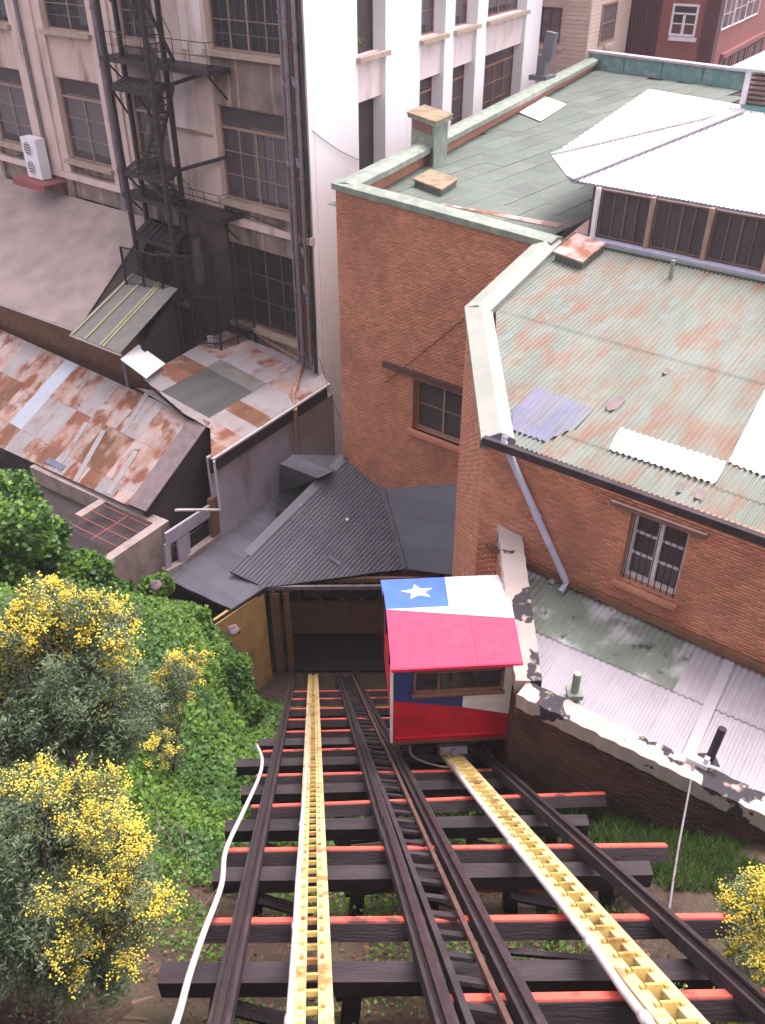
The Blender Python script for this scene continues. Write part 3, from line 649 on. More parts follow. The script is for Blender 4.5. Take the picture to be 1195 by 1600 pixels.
# front wall E with the white framed window
lE = 9.0
def w2(x, y): q = onpl(x, y, PE, nE); return np.dot(q-D0, dEr), q[2]
zD = ptD[2]
eave = lambda x, y: w2(x, y)
sE0, zE0 = w2(800, 684); sE1, zE1 = w2(1195, 822); zeS = zE0
zev = lambda s: zE0-.4+(zE1-zE0)*(s-sE0)/(sE1-sE0)
ws0, wzt = w2(987, 797); ws1, wzb = w2(1049, 937); wzb = (w2(967, 903)[1]+wzb)/2; wzt = (wzt+w2(1083, 830)[1])/2; ws1 = (ws1+w2(1081, 830)[0])/2; ws0 = (ws0+w2(966, 903)[0])/2
m = MB()
def slabE(mb, a, b, z0, zl, zr): mb.prism([D0+dEr*a+UP*z0, D0+dEr*b+UP*z0, D0+dEr*b+UP*zr, D0+dEr*a+UP*zl], -nE*.45)
slabE(m, 0, ws0, 8, zev(0), zev(ws0)); slabE(m, ws1, lE, 8, zev(ws1), zev(lE)); slabE(m, ws0, ws1, 8, wzb, wzb); slabE(m, ws0, ws1, wzt, zev(ws0), zev(ws1))
we = m.build('front_wall', 'mortar', bb)
bricks(we, D0, dEr, nE, [(0, 10.5), (lE, 10.5), (lE, zev(lE)-.02), (0, zev(0)-.02)], holes=[(ws0, wzb, ws1, wzt)], mats='brick')
m = MB(); m.box(D0+dEr*(ws0+ws1)/2-nE*.9+UP*(wzb+wzt)/2, dEr*1.4, nE*.05, UP*((wzt-wzb)/2+.12)); m.build('window_recess', 'room_dark', bb)
w_ = window(bb, D0, dEr, nE, ws0, ws1, wzb, wzt, -.22, 2, 3, frame='frame_white', gl='glass_dirty', fw=.09, bw=.06, curtain=[(.05, .95, .0, .3, 'curtain')])
m = MB()
for k in range(9):
    s = ws0+.06+(ws1-ws0-.12)*k/8; m.tube([D0+dEr*s+UP*wzb-nE*.08, D0+dEr*s+UP*wzt-nE*.08], .012, 5)
m.build('guard_bars', 'black_iron', w_)
m = MB(); m.box(D0+dEr*(ws0+ws1)/2+UP*(wzb-.1)+nE*.04, dEr*((ws1-ws0)/2+.1), nE*.09, UP*.045); m.build('window_sill', 'brick', bb)
l0, l1 = w2(957, 782), w2(1106, 836)
m = MB(); m.beam(D0+dEr*l0[0]+UP*l0[1]+nE*.06, D0+dEr*l1[0]+UP*l1[1]+nE*.06, .1, .1); m.build('lintel', 'frame_dark', bb)
m = MB(); m.beam(D0+dEr*.3+UP*(PE[2]+.12)+nE*.05, D0+dEr*lE+UP*(PE[2]+.1)+nE*.05, .12, .14); m.build('wall_flashing', 'brown_wood', bb)
# parapet caps: ridged metal copings
def coping(p, q, w, side, mats, hgt=.22, rise=.12, ext0=0.0, ext1=0.0):
    p, q = np.asarray(p), np.asarray(q); d = unit(q-p); p = p-d*ext0; q = q+d*ext1; h_ = unit(side*[1, 1, 0])
    prof = [(-.08, -hgt), (w, -hgt), (w, -.03), (w/2, rise), (-.08, -.03)]
    m = MB(); poly = [p+h_*a+UP*b for a, b in prof]; m.prism(poly, q-p); return m.build('parapet_cap', mats, bb)
coping(ptC, ptD, .62, -nDC, 'pale_cap', ext1=.02)
coping(ptC+uCB*.0, ptB, .62, -nCB, 'pale_cap', ext0=.05, ext1=.35)
m = MB(); e0 = ptD-uDC*.03; m.prism([e0-nDC*(-.1)-UP*.23, e0-nDC*.64-UP*.23, e0-nDC*.64-UP*.04, e0-nDC*.3+UP*.12, e0+nDC*.1-UP*.04], -uDC*.04); m.build('cap_end', 'tin_dark', bb)
coping(ptA+UP*.14, ptB+UP*.14, .6, -nE, 'copper_cap', ext0=.12, ext1=.5, rise=.06)
coping(ptA+UP*.13, ptQ+UP*.13, .75, -nQ, 'copper_cap', rise=.06)
# roof of the far block: flat seamed sheets with lap joints
zr1 = min(ptA[2], ptB[2])-.3
r1 = [A(*ptA[:2], zr1), A(*ptB[:2], zr1), A(*ptR[:2], zr1), A(*ptQ[:2], zr1)]
R1o = A(*ptA[:2], zr1)
m = MB(); m.prism([q-UP*.03 for q in r1]+[], -UP*.25); m.build('light_stop_deck', 'dark_wood', bb)  # solid deck added below the sheets to stop light leaking through
def flat_panels(org, U, V, poly, du, dv, mt, name='roof_sheet'):
    poly = np.array(poly); us = np.arange(poly[:, 0].min(), poly[:, 0].max(), du); vs2 = np.arange(poly[:, 1].min(), poly[:, 1].max(), dv)
    def inside(u, v):
        s = 0
        for i in range(len(poly)):
            a, b = poly[i], poly[(i+1) % len(poly)]
            c = (b[0]-a[0])*(v-a[1])-(b[1]-a[1])*(u-a[0])
            s += 1 if c > 0 else -1
        return abs(s) == len(poly)
    for i, u in enumerate(us):
        for j, v in enumerate(vs2):
            off = (i % 2)*dv*.5
            if not inside(u+du/2, v+off+dv/2): continue
            m = MB(); h = .018+random.uniform(0, .012); t = random.uniform(-.004, .004)
            c = org+U*(u+du/2)+V*(v+off+dv/2)+UP*(h/2)
            m.box(c, U*(du/2-.001)+UP*t, V*(dv/2+.0), UP*h/2)
            m.box(c+U*(du/2-.012)+UP*.012, U*.012, V*dv/2, UP*.009)
            m.build(name, mt, bb)
nA = A(*(ptR-ptA)[:2], 0)
toUV = lambda P: (np.dot(P-R1o, uAB), np.dot(P-R1o, uAQ-uAB*np.dot(uAQ, uAB))/np.linalg.norm(uAQ-uAB*np.dot(uAQ, uAB)))
vAB = unit(uAQ-uAB*np.dot(uAQ, uAB))
flat_panels(R1o, uAB, vAB, [toUV(q) for q in r1], .95, 2.3, 'green_roof')
# purlin of bare rusty flashing along the near gutter
g0, g1 = onz(690, 320, zr1-Z0), onz(880, 352, zr1-Z0)
m = MB(); m.prism([g0+UP*.035, g1+UP*.035, g1+UP*.035-nE*-.5, g0+UP*.035-nE*-.12], UP*.01); m.build('gutter_flashing', 'tin_rust', bb)
# vent housing, hatches and skylight on the far roof
zq = zr1-Z0
def roofbox(pxs, h, z=None):          # box from three base pixels (left, front, right)
    z = zq if z is None else z
    L_, Fr, Rt = [onz(*p, z) for p in pxs]; return L_, Fr, Rt, L_+Rt-Fr
L_, Fr, Rt, Bk = roofbox(((641, 247), (676, 262), (697, 250)), 1)
vh = thing('roof_vent', 'square green sheet metal vent housing with a tan lid on the roof', 'vent', (L_+Rt)/2)
m = MB(); m.prism([L_, Fr, Rt, Bk], UP*1.55); m.build('housing', 'copper_cap', vh)
ctr = (L_+Rt)/2
lid = [ctr+(q-ctr)*1.22+UP*1.5 for q in (L_, Fr, Rt, Bk)]
m = MB(); m.prism(lid, UP*.16); m.prism([ctr+(q-ctr)*1.26+UP*1.62 for q in (L_, Fr, Rt, Bk)], UP*.07, 1); m.build('lid', ['copper_cap', 'tan_lid'], vh)
m = MB()
for k in range(5): m.beam(L_+(Fr-L_)*.1+UP*(1.15+.075*k)+nE*.02, L_+(Fr-L_)*.9+UP*(1.15+.075*k)+nE*.02, .04, .035)
m.build('louvre', 'maroon_wall', vh)
L_, Fr, Rt, Bk = roofbox(((647, 292), (688, 308), (712, 292)), 1)
m = MB(); m.prism([L_, Fr, Rt, Bk], UP*.22); m.prism([(L_+Rt)/2+(q-(L_+Rt)/2)*1.08+UP*.22 for q in (L_, Fr, Rt, Bk)], UP*.06, 1)
solo('roof_hatch', m, ['green_roof', 'tan_lid'], 'low square hatch with tan lid in front of the vent housing', 'hatch')
sk = [onz(*p, zq+.06) for p in ((810, 176), (843, 190), (884, 164), (850, 151))]
m = MB(); m.prism(sk, UP*.03); solo('roof_skylight', m, 'tin_white', 'bright white flat sheet on the green far roof', 'skylight')
# cowl beyond the parapet
cw = onz(846, 122, z1+.2); m = MB(); m.beam(cw, cw+UP*1.1, .5, .5, up=dF); m.beam(cw+UP*.9-dF*.2, cw+UP*2.2+dEr*.35, .32, .6, up=dF); m.box(cw+UP*.05, dF*.55, nE*.5, UP*.12)
solo('vent_cowl', m, 'tin_dark', 'dark green bent metal cowl rising above the far parapet', 'vent')
# far edge of the far roof: teal upstand with a lilac cap, joints between lengths
lQR = np.linalg.norm(ptR-ptQ); uQR = unit(ptR-ptQ)
for k in range(4):
    a, b = ptQ+(ptR-ptQ)*k/4, ptQ+(ptR-ptQ)*(k+1)/4
    m = MB(); m.beam(a+UP*-.05+uQR*.06, b+UP*-.05-uQR*.06, .3, .95); m.build('upstand_panel', 'teal_paint', bb)
m = MB(); m.beam(ptQ+UP*.48, ptR+UP*.48+uQR*3, .6, .12); m.build('upstand_cap', 'lilac_cap', bb)
# ---- the near rusty tin roof
R2o = ptD - UP*.22
vR2 = unit(dUp - nR2*np.dot(dUp, nR2))
def r2(x, y, lift=0.0): q = onpl(x, y, R2o+nR2*lift, nR2); return np.dot(q-R2o, dEr), np.dot(q-R2o, vR2)
e0 = r2(800, 686); e1 = r2(1195, 826)
ext = 6.0; se = (e1[1]-e0[1])/(e1[0]-e0[0])
poly2 = [(e0[0]-.15, e0[1]-.05), (e1[0]+ext, e1[1]+se*ext), (e1[0]+ext, 16), r2(905, 345), r2(830, 432), r2(772, 490)]
poly2 = [(.1, e0[1]-.16), (e1[0]+ext, e0[1]-.16+(e1[0]+ext-e0[0])*se), (e1[0]+ext, 12.5), r2(890, 372), r2(774, 488)]
lapv = r2(1000, 545)[1]; lapv2 = r2(990, 715)[1]
pk = lambda c, r: random.choice(['tin_green', 'tin_green', 'tin_green', 'tin_pale'])
def pick2(c, r): return 'tin_green'
m = MB(); pol3 = [R2o+dEr*u+vR2*v-nR2*.03 for u, v in poly2]; m.prism(pol3, -nR2*.2); m.build('light_stop_deck', 'dark_wood', bb)  # added slab that keeps light from leaking between the sheets
sheets(bb, R2o, dEr, vR2, nR2, poly2, 1.05, [lapv2, lapv], pick2, pitch=.115, amp=.026, name='roof_sheet')
m = MB(); m.beam(D0+dEr*(.05)+UP*(zev(0)+.2)+nE*.13, D0+dEr*lE+UP*(zev(lE)+.2)+nE*.13, .13, .17); m.build('gutter', 'stringer_wood', bb)
def patch(pxs, mt, lift=.03, name='patch_sheet', pitch=.135):
    q = [onpl(*p, R2o+nR2*lift, nR2) for p in pxs]; uv = [(np.dot(k-R2o, dEr), np.dot(k-R2o, vR2)) for k in q]
    return sheets(bb, R2o+nR2*lift, dEr, vR2, nR2, uv, 9, [], lambda c, r: mt, pitch=pitch, amp=.024, name=name)
for o in patch(((800, 640), (837, 606), (927, 638), (900, 668), (850, 690), (799, 672)), 'tin_purple', .035): o['label'] = 'purple grey patch at the roof corner'
for o in patch(((950, 702), (968, 668), (1134, 722), (1117, 756)), 'tin_white', .05): o['label'] = 'white strip of sheet near the eaves'
for o in patch(((1137, 722), (1195, 607), (1290, 650), (1240, 762)), 'tin_white', .045): o['label'] = 'white sheet at the right edge'
m = MB(); m.beam(R2o+dEr*poly2[3][0]+vR2*poly2[3][1]+nR2*.06, R2o+dEr*poly2[3][0]+vR2*poly2[3][1]+nR2*.06+dEr*9+vR2*.05, .5, .05, up=nR2); m.build('ridge_flashing', 'green_roof', bb)
for (x, y, x2, y2, nm) in ((1046, 436, 1049, 418, 'roof_pipe'),):
    p_ = onpl(x, y, R2o, nR2); m = MB(); m.tube([p_, p_+UP*.5], .06, 10); solo(nm, m, 'copper_cap', 'short green pipe stub at the top of the rusty tin roof', 'pipe')
L_, Fr, Rt, Bk = [onpl(*p, R2o+nR2*.02, nR2) for p in ((866, 405), (908, 421), (942, 393), (900, 378))]
Bk = L_+Rt-Fr
m = MB(); m.prism([L_, Fr, Rt, Bk], nR2*.2); m.prism([(L_+Rt)/2+(q-(L_+Rt)/2)*1.08+nR2*.2 for q in (L_, Fr, Rt, Bk)], nR2*.05, 1)
solo('roof_hatch', m, ['green_roof', 'tin_rust'], 'rust stained square hatch at the corner of the near tin roof', 'hatch')
# ---- clerestory with the white hipped roof
k0 = onpl(915, 374, R2o, nR2)
def cl(x, y): q = onpl(x, y, k0, nE); return np.dot(q-k0, dEr), q[2]
zc = cl(907, 288)[1]; zcb = cl(1000, 392)[1]; zcb2 = cl(1195, 442)[1]
E1 = onz(890, 281, zc-Z0); E0 = onz(861, 243, zc-Z0); E3 = onz(1012, 140, zc-Z0+.6)
zs1 = k0[2]-.1
clw = 11.0
m = MB(); m.box(k0+dEr*(clw/2)+UP*(zc-k0[2])/2-UP*.5-nE*.6, dEr*clw/2, nE*.08, UP*((zc-k0[2])/2+.5)); m.build('clerestory_wall', 'room_dark', bb)
zcl, zch = k0[2]+.12, zc-.05
for k in range(6):
    a = .18+k*1.62; b = a+1.62
    window(bb, A(k0[0], k0[1], 0), dEr, nE, a+.06, b-.06, zcl, zch, -.15, 4, 1, frame='frame_dark', gl='glass_dirty', fw=.05, bw=.03, curtain=[(.0, .5, 0, 1, 'curtain_purple')] if k % 2 else None)
    m = MB(); m.box(k0+dEr*a+UP*(zc-k0[2])/2, dEr*.055, nE*.07, UP*(zc-k0[2])/2); m.build('window_post', 'frame_white' if k in (0,) else 'frame_wood', bb)
m = MB(); m.beam(k0+dEr*.1+UP*.04+nE*.1, k0+dEr*clw+UP*.04+nE*.1, .3, .14); m.build('clerestory_sill', 'pipe_lilac', bb)
bk = k0+dE*.05; sdv = unit(E0-E1); 
m = MB(); m.prism([k0+dEr*.1-UP*1, k0+dEr*.1+UP*(zc-k0[2]), k0+dEr*.1-nE*1.3+dE*.7+UP*(zc-k0[2]), k0+dEr*.1-nE*1.3+dE*.7-UP*1], dEr*.1); m.build('clerestory_side', 'maroon_dark', bb)
AP = onz(1157, 174, zc-Z0+1.55); E2 = E1+dEr*13; AP2 = AP+dEr*3.0; E4 = E3+dEr*6
def facet(pts, mt, wdt=1.0, lift=0.0, nm='white_roof_sheet', pitch=.12):
    p0, p1 = pts[0], pts[1]; U = unit(p1-p0); N = unit(np.cross(p1-p0, pts[2]-p0)); N = N if N[2] > 0 else -N
    V = np.cross(N, U)
    if np.dot(pts[2]-p0, V) < 0: V = -V
    uv = [(np.dot(q-p0, U), np.dot(q-p0, V)) for q in pts]
    m = MB(); m.prism([q-N*.03 for q in pts], -N*.06); m.build('light_stop_deck', 'pipe_lilac', bb)
    return sheets(bb, p0, U, V, N, uv, wdt, [], lambda c, r: mt, pitch=pitch, amp=.018, name=nm)
facet([E1, E2, AP2, AP], 'tin_white'); facet([E0, E1, AP], 'tin_white', .7); facet([E0, AP, E3], 'tin_white'); facet([E3, AP, AP2], 'tin_white')
for (p, q) in ((E1, AP), (E0, AP)):
    m = MB(); m.beam(p+UP*.06, q+UP*.06, .42 if p is E1 else .2, .04); m.build('hip_cap', 'lilac_cap', bb)
# lantern on top
ln = onz(1160, 165, zc-Z0+1.6)
m = MB(); m.prism([ln, ln+dEr*2.5, ln+dEr*2.5-nE*2.2, ln-nE*2.2], UP*1.0); lt = m.build('lantern', 'frame_dark', bb)
for k in range(7): m = MB(); m.beam(ln+nE*.03+UP*(.12+.13*k), ln+nE*.03+UP*(.12+.13*k)+dEr*2.5, .06, .07); m.build('louvre', 'stucco', lt)
m = MB(); m.beam(ln+nE*.12-UP*.02, ln+nE*.12+dEr*2.6-UP*.02, .2, .14); m.build('lantern_flashing', 'teal_paint', lt)
m = MB(); m.beam(ln+UP*0+nE*.06, ln+UP*1.0+nE*.06, .16, .12, up=nE); m.build('lantern_post', 'frame_white', lt)
f0 = ln+UP*1.02+nE*.4+dE*.5; f1 = f0+dEr*4; ap = ln+UP*2.1-nE*1.1+dEr*1.3
m = MB(); b0, b1 = f0-nE*3.2, f1-nE*3.2; m.add([f0, f1, b1, b0, ap, f0-UP*.06, f1-UP*.06, b1-UP*.06, b0-UP*.06], [(0, 1, 4), (1, 2, 4), (2, 3, 4), (3, 0, 4), (8, 7, 6, 5), (0, 5, 6, 1), (1, 6, 7, 2), (2, 7, 8, 3), (3, 8, 5, 0)]); m.build('lantern_roof', 'slate', lt)
# tar blots and small repairs on the near tin roof
for pxs in (((945, 632), (958, 622), (972, 618), (976, 626), (962, 640), (948, 642)), ((1034, 582), (1040, 574), (1046, 578), (1040, 586)), ((1062, 752), (1070, 752), (1064, 770), (1056, 768)), ((1086, 764), (1101, 762), (1096, 782), (1084, 778))):
    m = MB(); m.prism([onpl(*p, R2o+nR2*.05, nR2) for p in pxs], nR2*.006); m.build('tar_patch', 'felt_purple', bb)
# loose cables
for k, (a, b, sag, lab) in enumerate(((onpl(488, 204, WP(0, 0, .05), nG), onpl(562, 250, WP(4, 0, .05), nG), .1, 'thin cable slanting across the foot of the white tower'),
        (onpl(500, 560, WP(0, 0, .3), nG), onpl(533, 655, ptB+nE*.1, nE), .25, 'black cable dropping from the drainpipes into the alley'),
        (onpl(724, 498, ptB+nE*.05, nE), onpl(600, 598, ptB+nE*.05, nE), .02, 'thin wire slanting across the brick wall above the barred window'))):
    m = MB(); m.tube([a+(b-a)*t-UP*sag*math.sin(math.pi*t) for t in np.linspace(0, 1, 9)], .014, 5); solo('cable', m, 'black_iron', lab, 'cable', smooth=True)
# downpipe on the front wall
p0_, p1_ = onpl(786, 690, PE+nE*.1, nE), onpl(884, 910, PE+nE*.1, nE)
m = MB(); m.tube([p0_+UP*.1-nE*.05, p0_, p1_, p1_+nE*.25-UP*.1], .075, 10); md = p0_+(p1_-p0_)*.52; dd = unit(p1_-p0_); m.tube([md-dd*.06, md+dd*.06], .09, 10)
m.build('downpipe', 'pipe_lilac', bb, smooth=False)
# ------------------------------------------------------------------ terrace with flaking parapet beside the car
ZTP = -12.0
tp = thing('terrace', 'low tin roofed terrace behind a flaking cream parapet, right of the red cabin', 'annex', onz(835, 1050, ZTP)-UP*3)
q_a, q_b = onz(807, 1085, ZTP), onz(1195, 1275, ZTP)
uP = unit((q_b-q_a)*[1, 1, 0]); nP = unit(A(-uP[1], uP[0], 0)); nP = nP if nP[1] < 0 else -nP
back = onpl(777, 818, D0, nE)
uL = unit(back-q_a); lL = np.linalg.norm(back-q_a)
lP = np.linalg.norm((q_b-q_a)[:2])+5
m = MB(); m.prism([q_a+UP*0, q_a+uP*lP, q_a+uP*lP-nP*.42, q_a+uL*.5+uP*.42, back+uP*.0+A(.46, 0, 0), back], UP*.0-UP*.5)
def grid_slab(a, u, lu, v, lv, z, mt, nm, seg=26):
    m = MB(); n_ = max(2, int(lu/.12)); k = len(m.v); vv = []
    for i in range(n_+1):
        t = i/n_; e = .012*math.sin(i*2.1)+random.uniform(-.008, .008)
        p = a+u*lu*t; vv += [p+v*e-UP*z, p+v*e+UP*e*.3, p+v*(lv+e*.6)+UP*(e*.4), p+v*(lv+e*.6)-UP*z]
    fs = []
    for i in range(n_):
        for j in range(4): fs.append((4*i+j, 4*i+(j+1) % 4, 4*i+4+(j+1) % 4, 4*i+4+j))
    fs += [(3, 2, 1, 0), (4*n_, 4*n_+1, 4*n_+2, 4*n_+3)]
    m.add(vv, fs); return m.build(nm, mt, tp)
grid_slab(q_a, uP, lP, -nP, .44, .34, 'peeling_paint', 'parapet')
sL = unit(A(uL[1], -uL[0], 0)); sL = sL if sL[0] > 0 else -sL
grid_slab(q_a+uL*.3, uL, lL-.3, sL, .5, .34, 'peeling_paint', 'parapet')
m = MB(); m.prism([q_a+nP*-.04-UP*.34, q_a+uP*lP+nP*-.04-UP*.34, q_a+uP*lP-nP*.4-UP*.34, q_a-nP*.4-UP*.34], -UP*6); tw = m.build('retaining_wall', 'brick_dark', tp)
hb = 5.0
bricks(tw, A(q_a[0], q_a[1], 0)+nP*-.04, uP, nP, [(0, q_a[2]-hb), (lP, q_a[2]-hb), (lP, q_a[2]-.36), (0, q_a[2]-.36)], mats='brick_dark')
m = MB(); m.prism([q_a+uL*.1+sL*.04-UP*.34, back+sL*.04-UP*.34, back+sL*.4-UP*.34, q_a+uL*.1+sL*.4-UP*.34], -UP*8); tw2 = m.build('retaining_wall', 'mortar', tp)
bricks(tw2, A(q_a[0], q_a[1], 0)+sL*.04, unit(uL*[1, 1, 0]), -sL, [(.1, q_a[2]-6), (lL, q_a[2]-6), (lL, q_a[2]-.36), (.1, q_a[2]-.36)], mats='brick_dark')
# terrace roof sheets
tO = onz(885, 912, -11.98); 
h1 = onz(1195, 1035, -11.98); uT = unit((h1-tO)*[1, 1, 0])
lowp = q_a - nP*.44+uL*.0 - UP*.16
nT = unit(np.cross(uT, lowp-tO)); nT = nT if nT[2] > 0 else -nT
vT = np.cross(nT, uT); vT = vT if vT[1] < 0 else -vT
tr = lambda x, y: (lambda q: (np.dot(q-tO, uT), np.dot(q-tO, vT)))(onpl(x, y, tO, nT))
i0 = q_a+uL*.35+sL*.4; i1 = back+sL*.42; i2 = q_a+uP*lP-nP*.4; 
ip = lambda P: (np.dot(P-tO, uT), np.dot(P-tO, vT))
polT = [ip(i1)[0:2], (9.5, ip(i1)[1]*0-.0), (9.5, ip(i2)[1]), ip(i0)]
polT = [(ip(i1)[0], -.05), (9.5, -.05), (9.5, max(ip(i2)[1], ip(i0)[1])), (ip(i0)[0], ip(i0)[1])]
vlow = tr(1000, 1060)[1]; udiv = tr(1110, 1100)[0]
m = MB(); m.prism([tO+uT*u+vT*v-nT*.04 for u, v in polT], -nT*.2); m.build('light_stop_deck', 'dark_wood', tp)
def pickT(c, r): return 'tin_moss' if r == 0 else 'tin_lilac'
wT = polT[1][0]-polT[0][0]
# sheets laid with their high edge at the wall: rows counted from the wall
def sheetsT():
    ncol = round(wT/1.05); out = []
    for c in range(ncol):
        ua = polT[0][0]+wT*c/ncol; ub = polT[0][0]+wT*(c+1)/ncol+.02
        far = ua > udiv-1.0
        for r, (va, vb) in enumerate(((-.05, vlow), (vlow-.06, 9))):
            def vmax(u):
                if u < polT[3][0]: return -.05+(polT[3][1]+.05)*max(0, u-polT[0][0])/(polT[3][0]-polT[0][0])
                return polT[3][1]+(polT[2][1]-polT[3][1])*(u-polT[3][0])/(polT[2][0]-polT[3][0])
            def vmin(u):
                if u >= ip(i1)[0]: pass
                return -.05
            us = np.arange(ua, ub, .13/6); vv = []
            for u in us:
                lo = max(va, vmin(u)); hi = min(vb, vmax(u))
                if hi < lo: hi = lo
                lf = .03 if (r == 0) else .012; z = .022*math.sin(2*math.pi*u/.13)+.004*(c % 2)
                vv += [tO+uT*u+vT*lo+nT*(z+lf), tO+uT*u+vT*hi+nT*(z+lf+.004)]
            k = np.arange(len(us)-1)*2; F = np.stack([k, k+2, k+3, k+1], 1)
            if np.dot(np.cross(uT, vT), nT) < 0: F = F[:, ::-1]
            np_mesh('roof_sheet', vv, F, 'tin_lilac' if (r or far) else 'tin_moss', tp, smooth=True)
sheetsT()
a_ = onpl(1147, 1015, tO, nT); b_ = onpl(1072, 1188, tO, nT); m = MB(); m.beam(a_+nT*.05, b_+nT*.05, .2, .03, up=nT); m.build('joint_cover', 'tin_lilac', tp)
for (x, y, h_, mt, lab) in ((896, 1085, .55, 'copper_cap', 'short green vent pipe standing on the flaking parapet'), (1105, 1192, .75, 'black_iron', 'dark pipe standing on the terrace parapet by the wire')):
    p_ = onz(x, y, ZTP-.02); m = MB(); t_ = A(.12, .1, 0) if mt == 'black_iron' else A(0, 0, 0); m.tube([p_, p_+UP*h_+t_], .075, 10); m.box(p_+UP*.04, A(.14, 0, 0), A(0, .14, 0), UP*.05); solo('vent_pipe', m, mt, lab, 'pipe')
p_ = onz(1090, 1190, ZTP+.05); m = MB(); m.box(p_, uP*.18, nP*.07, UP*.05); m.box(p_+uP*.12+UP*.09, uP*.04, nP*.04, UP*.09); m.tube([p_+uP*.15, p_+uP*.34+nP*.05+UP*.1], .03, 6); solo('wire_bracket', m, 'plastic_white', 'small white bracket on the parapet holding the hanging wire', 'bracket')
w0 = p_+nP*.1; w1_ = trackpt(1045, 1420, -.7)
m = MB(); m.tube([w0-uP*.05+UP*.05, w0+nP*.15-UP*.1] + [w0+nP*.15+(w1_-w0-nP*.15)*t-UP*.25*math.sin(t*3.14) for t in (.25, .5, .75, 1)], .018, 6)
solo('hanging_wire', m, 'pipe_grey', 'thin greenish wire hanging from the parapet to the grass', 'wire', smooth=True)
p_ = onpl(870, 902, tO, nT); m = MB(); m.box(p_+UP*.1, uT*.12, vT*.2, UP*.12); m.tube([p_+UP*.15, p_+vT*.35+UP*.05], .07, 8); solo('pipe_shoe', m, 'copper_cap', 'mossy green drain fitting at the foot of the lilac downpipe', 'drain')
p_ = onz(1152, 1015, -11.9); m = MB(); m.beam(p_, p_+uT*1.2-UP*.05, .14, .1); solo('fallen_gutter', m, 'plastic_white', 'white piece of gutter leaning at the foot of the brick wall', 'gutter')

# ------------------------------------------------------------------ station at the foot of the line
YS = onpl(490, 1052, EYE-NT*HT, NT)[1]
eL, eR = onY(408, 917, YS), onY(700, 910, YS); eL[2] = eR[2] = (onY(415, 917, YS)[2]+onY(600, 912, YS)[2])/2
ZE = eL[2]-Z0
st = thing('station', 'lower station with dark corrugated roof, yellow wall and black tunnel mouth', 'station', A(-2.0, YS+1, 0))
Kp = [onpl(*q, ptB, nE) for q in ((537, 715), (588, 731), (716, 757))]
f1_, f2_ = onz(360, 893, ZE+.05), onz(632, 889, ZE+.05); f0_ = onz(408, 915, ZE-.02)
# main facet, sheets running up to the brick wall
uS = unit(f2_-f0_); 
n1 = unit(np.cross(f2_-f0_, Kp[0]-f0_)); n1 = n1 if n1[2] > 0 else -n1
sx = lambda x, y: onpl(x, y, f0_, n1)
kA, kB = sx(539, 715), sx(588, 731); fA, fB, fC = sx(360, 893), sx(632, 889), sx(414, 918)
vdir = unit((kA-fA)); uS = unit(np.cross(vdir, n1)); uS = uS if uS[0] > 0 else -uS
sv = lambda P: (np.dot(P-fA, uS), np.dot(P-fA, vdir))
m = MB(); m.prism([q-n1*.03 for q in (fA, fC, fB, kB, kA)], -n1*.15); m.build('light_stop_deck', 'dark_void', st)  # added under the sheets as a stop against light leaks
sheets(st, fA, uS, vdir, n1, [sv(q) for q in (fA, fC, fB, kB, kA)], .95, [3.1], lambda c, r: 'tin_dark', pitch=.145, amp=.03)
m = MB(); m.beam(kA+n1*.04, fA+n1*.04+(kA-fA)*.14, .36, .025, up=n1); m.build('verge_flashing', 'tin_dark', st)
m = MB(); m.beam(kA+n1*.05+UP*.05, kB+n1*.05+UP*.05, .25, .05); m.build('wall_flashing', 'tin_dark', st)
# right facet
kC = onpl(716, 757, ptB, nE); fD = onz(712, 897, ZE-.1)
n2 = unit(np.cross(fB-kB, kC-kB)); n2 = n2 if n2[2] > 0 else -n2
fD = onpl(706, 897, kB, n2)
u2 = unit(kB-fB); v2 = unit(np.cross(n2, u2)); v2 = v2 if v2[0] > 0 else -v2
t2 = lambda P: (np.dot(P-fB, u2), np.dot(P-fB, v2))
ex = (fD-fB); kX = onpl(760, 765, kB, n2); fX = onpl(760, 905, kB, n2)
m = MB(); m.prism([q-n2*.03 for q in (fB, fX, kX, kB)], -n2*.15); m.build('light_stop_deck', 'dark_void', st)
uvr = [t2(q) for q in (fB, fX, kX, kB)]
for k in range(4):
    a, b = k/4, (k+1)/4+.015
    q = [fB+(kB-fB)*a, fX+(kX-fX)*a, fX+(kX-fX)*b, kB*b+fB*(1-b)]
    m = MB(); m.prism([p+n2*(.012+.003*(k % 2)) for p in q], n2*.012); m.build('flat_sheet', 'tin_dark', st)
m = MB(); m.beam(fB+n2*.06, kB+n2*.06, .3, .03, up=n2); m.build('hip_cap', 'tin_dark', st)
for pxs, l_ in ((((517, 868), (534, 880), (531, 884), (514, 872)), .05),):
    m = MB(); m.prism([onpl(*p, fA+n1*l_, n1) for p in pxs], n1*.02); m.build('loose_sheet', 'tin_dark', st)
for (x, y, r) in ((543, 812, .05), (470, 790, .025), (600, 770, .03), (650, 820, .03), (520, 740, .02)):
    p_ = onpl(x, y, fA+n1*.05, n1); m = MB(); m.box(p_, A(r, 0, 0), A(0, r*1.4, 0), UP*r*.6); solo('litter', m, 'plastic_white', 'white scrap of litter on the dark station roof, '+{543: 'largest one', 470: 'nearest the left verge', 600: 'by the hip line', 650: 'on the right facet', 520: 'below the brick corner'}[x], 'litter')
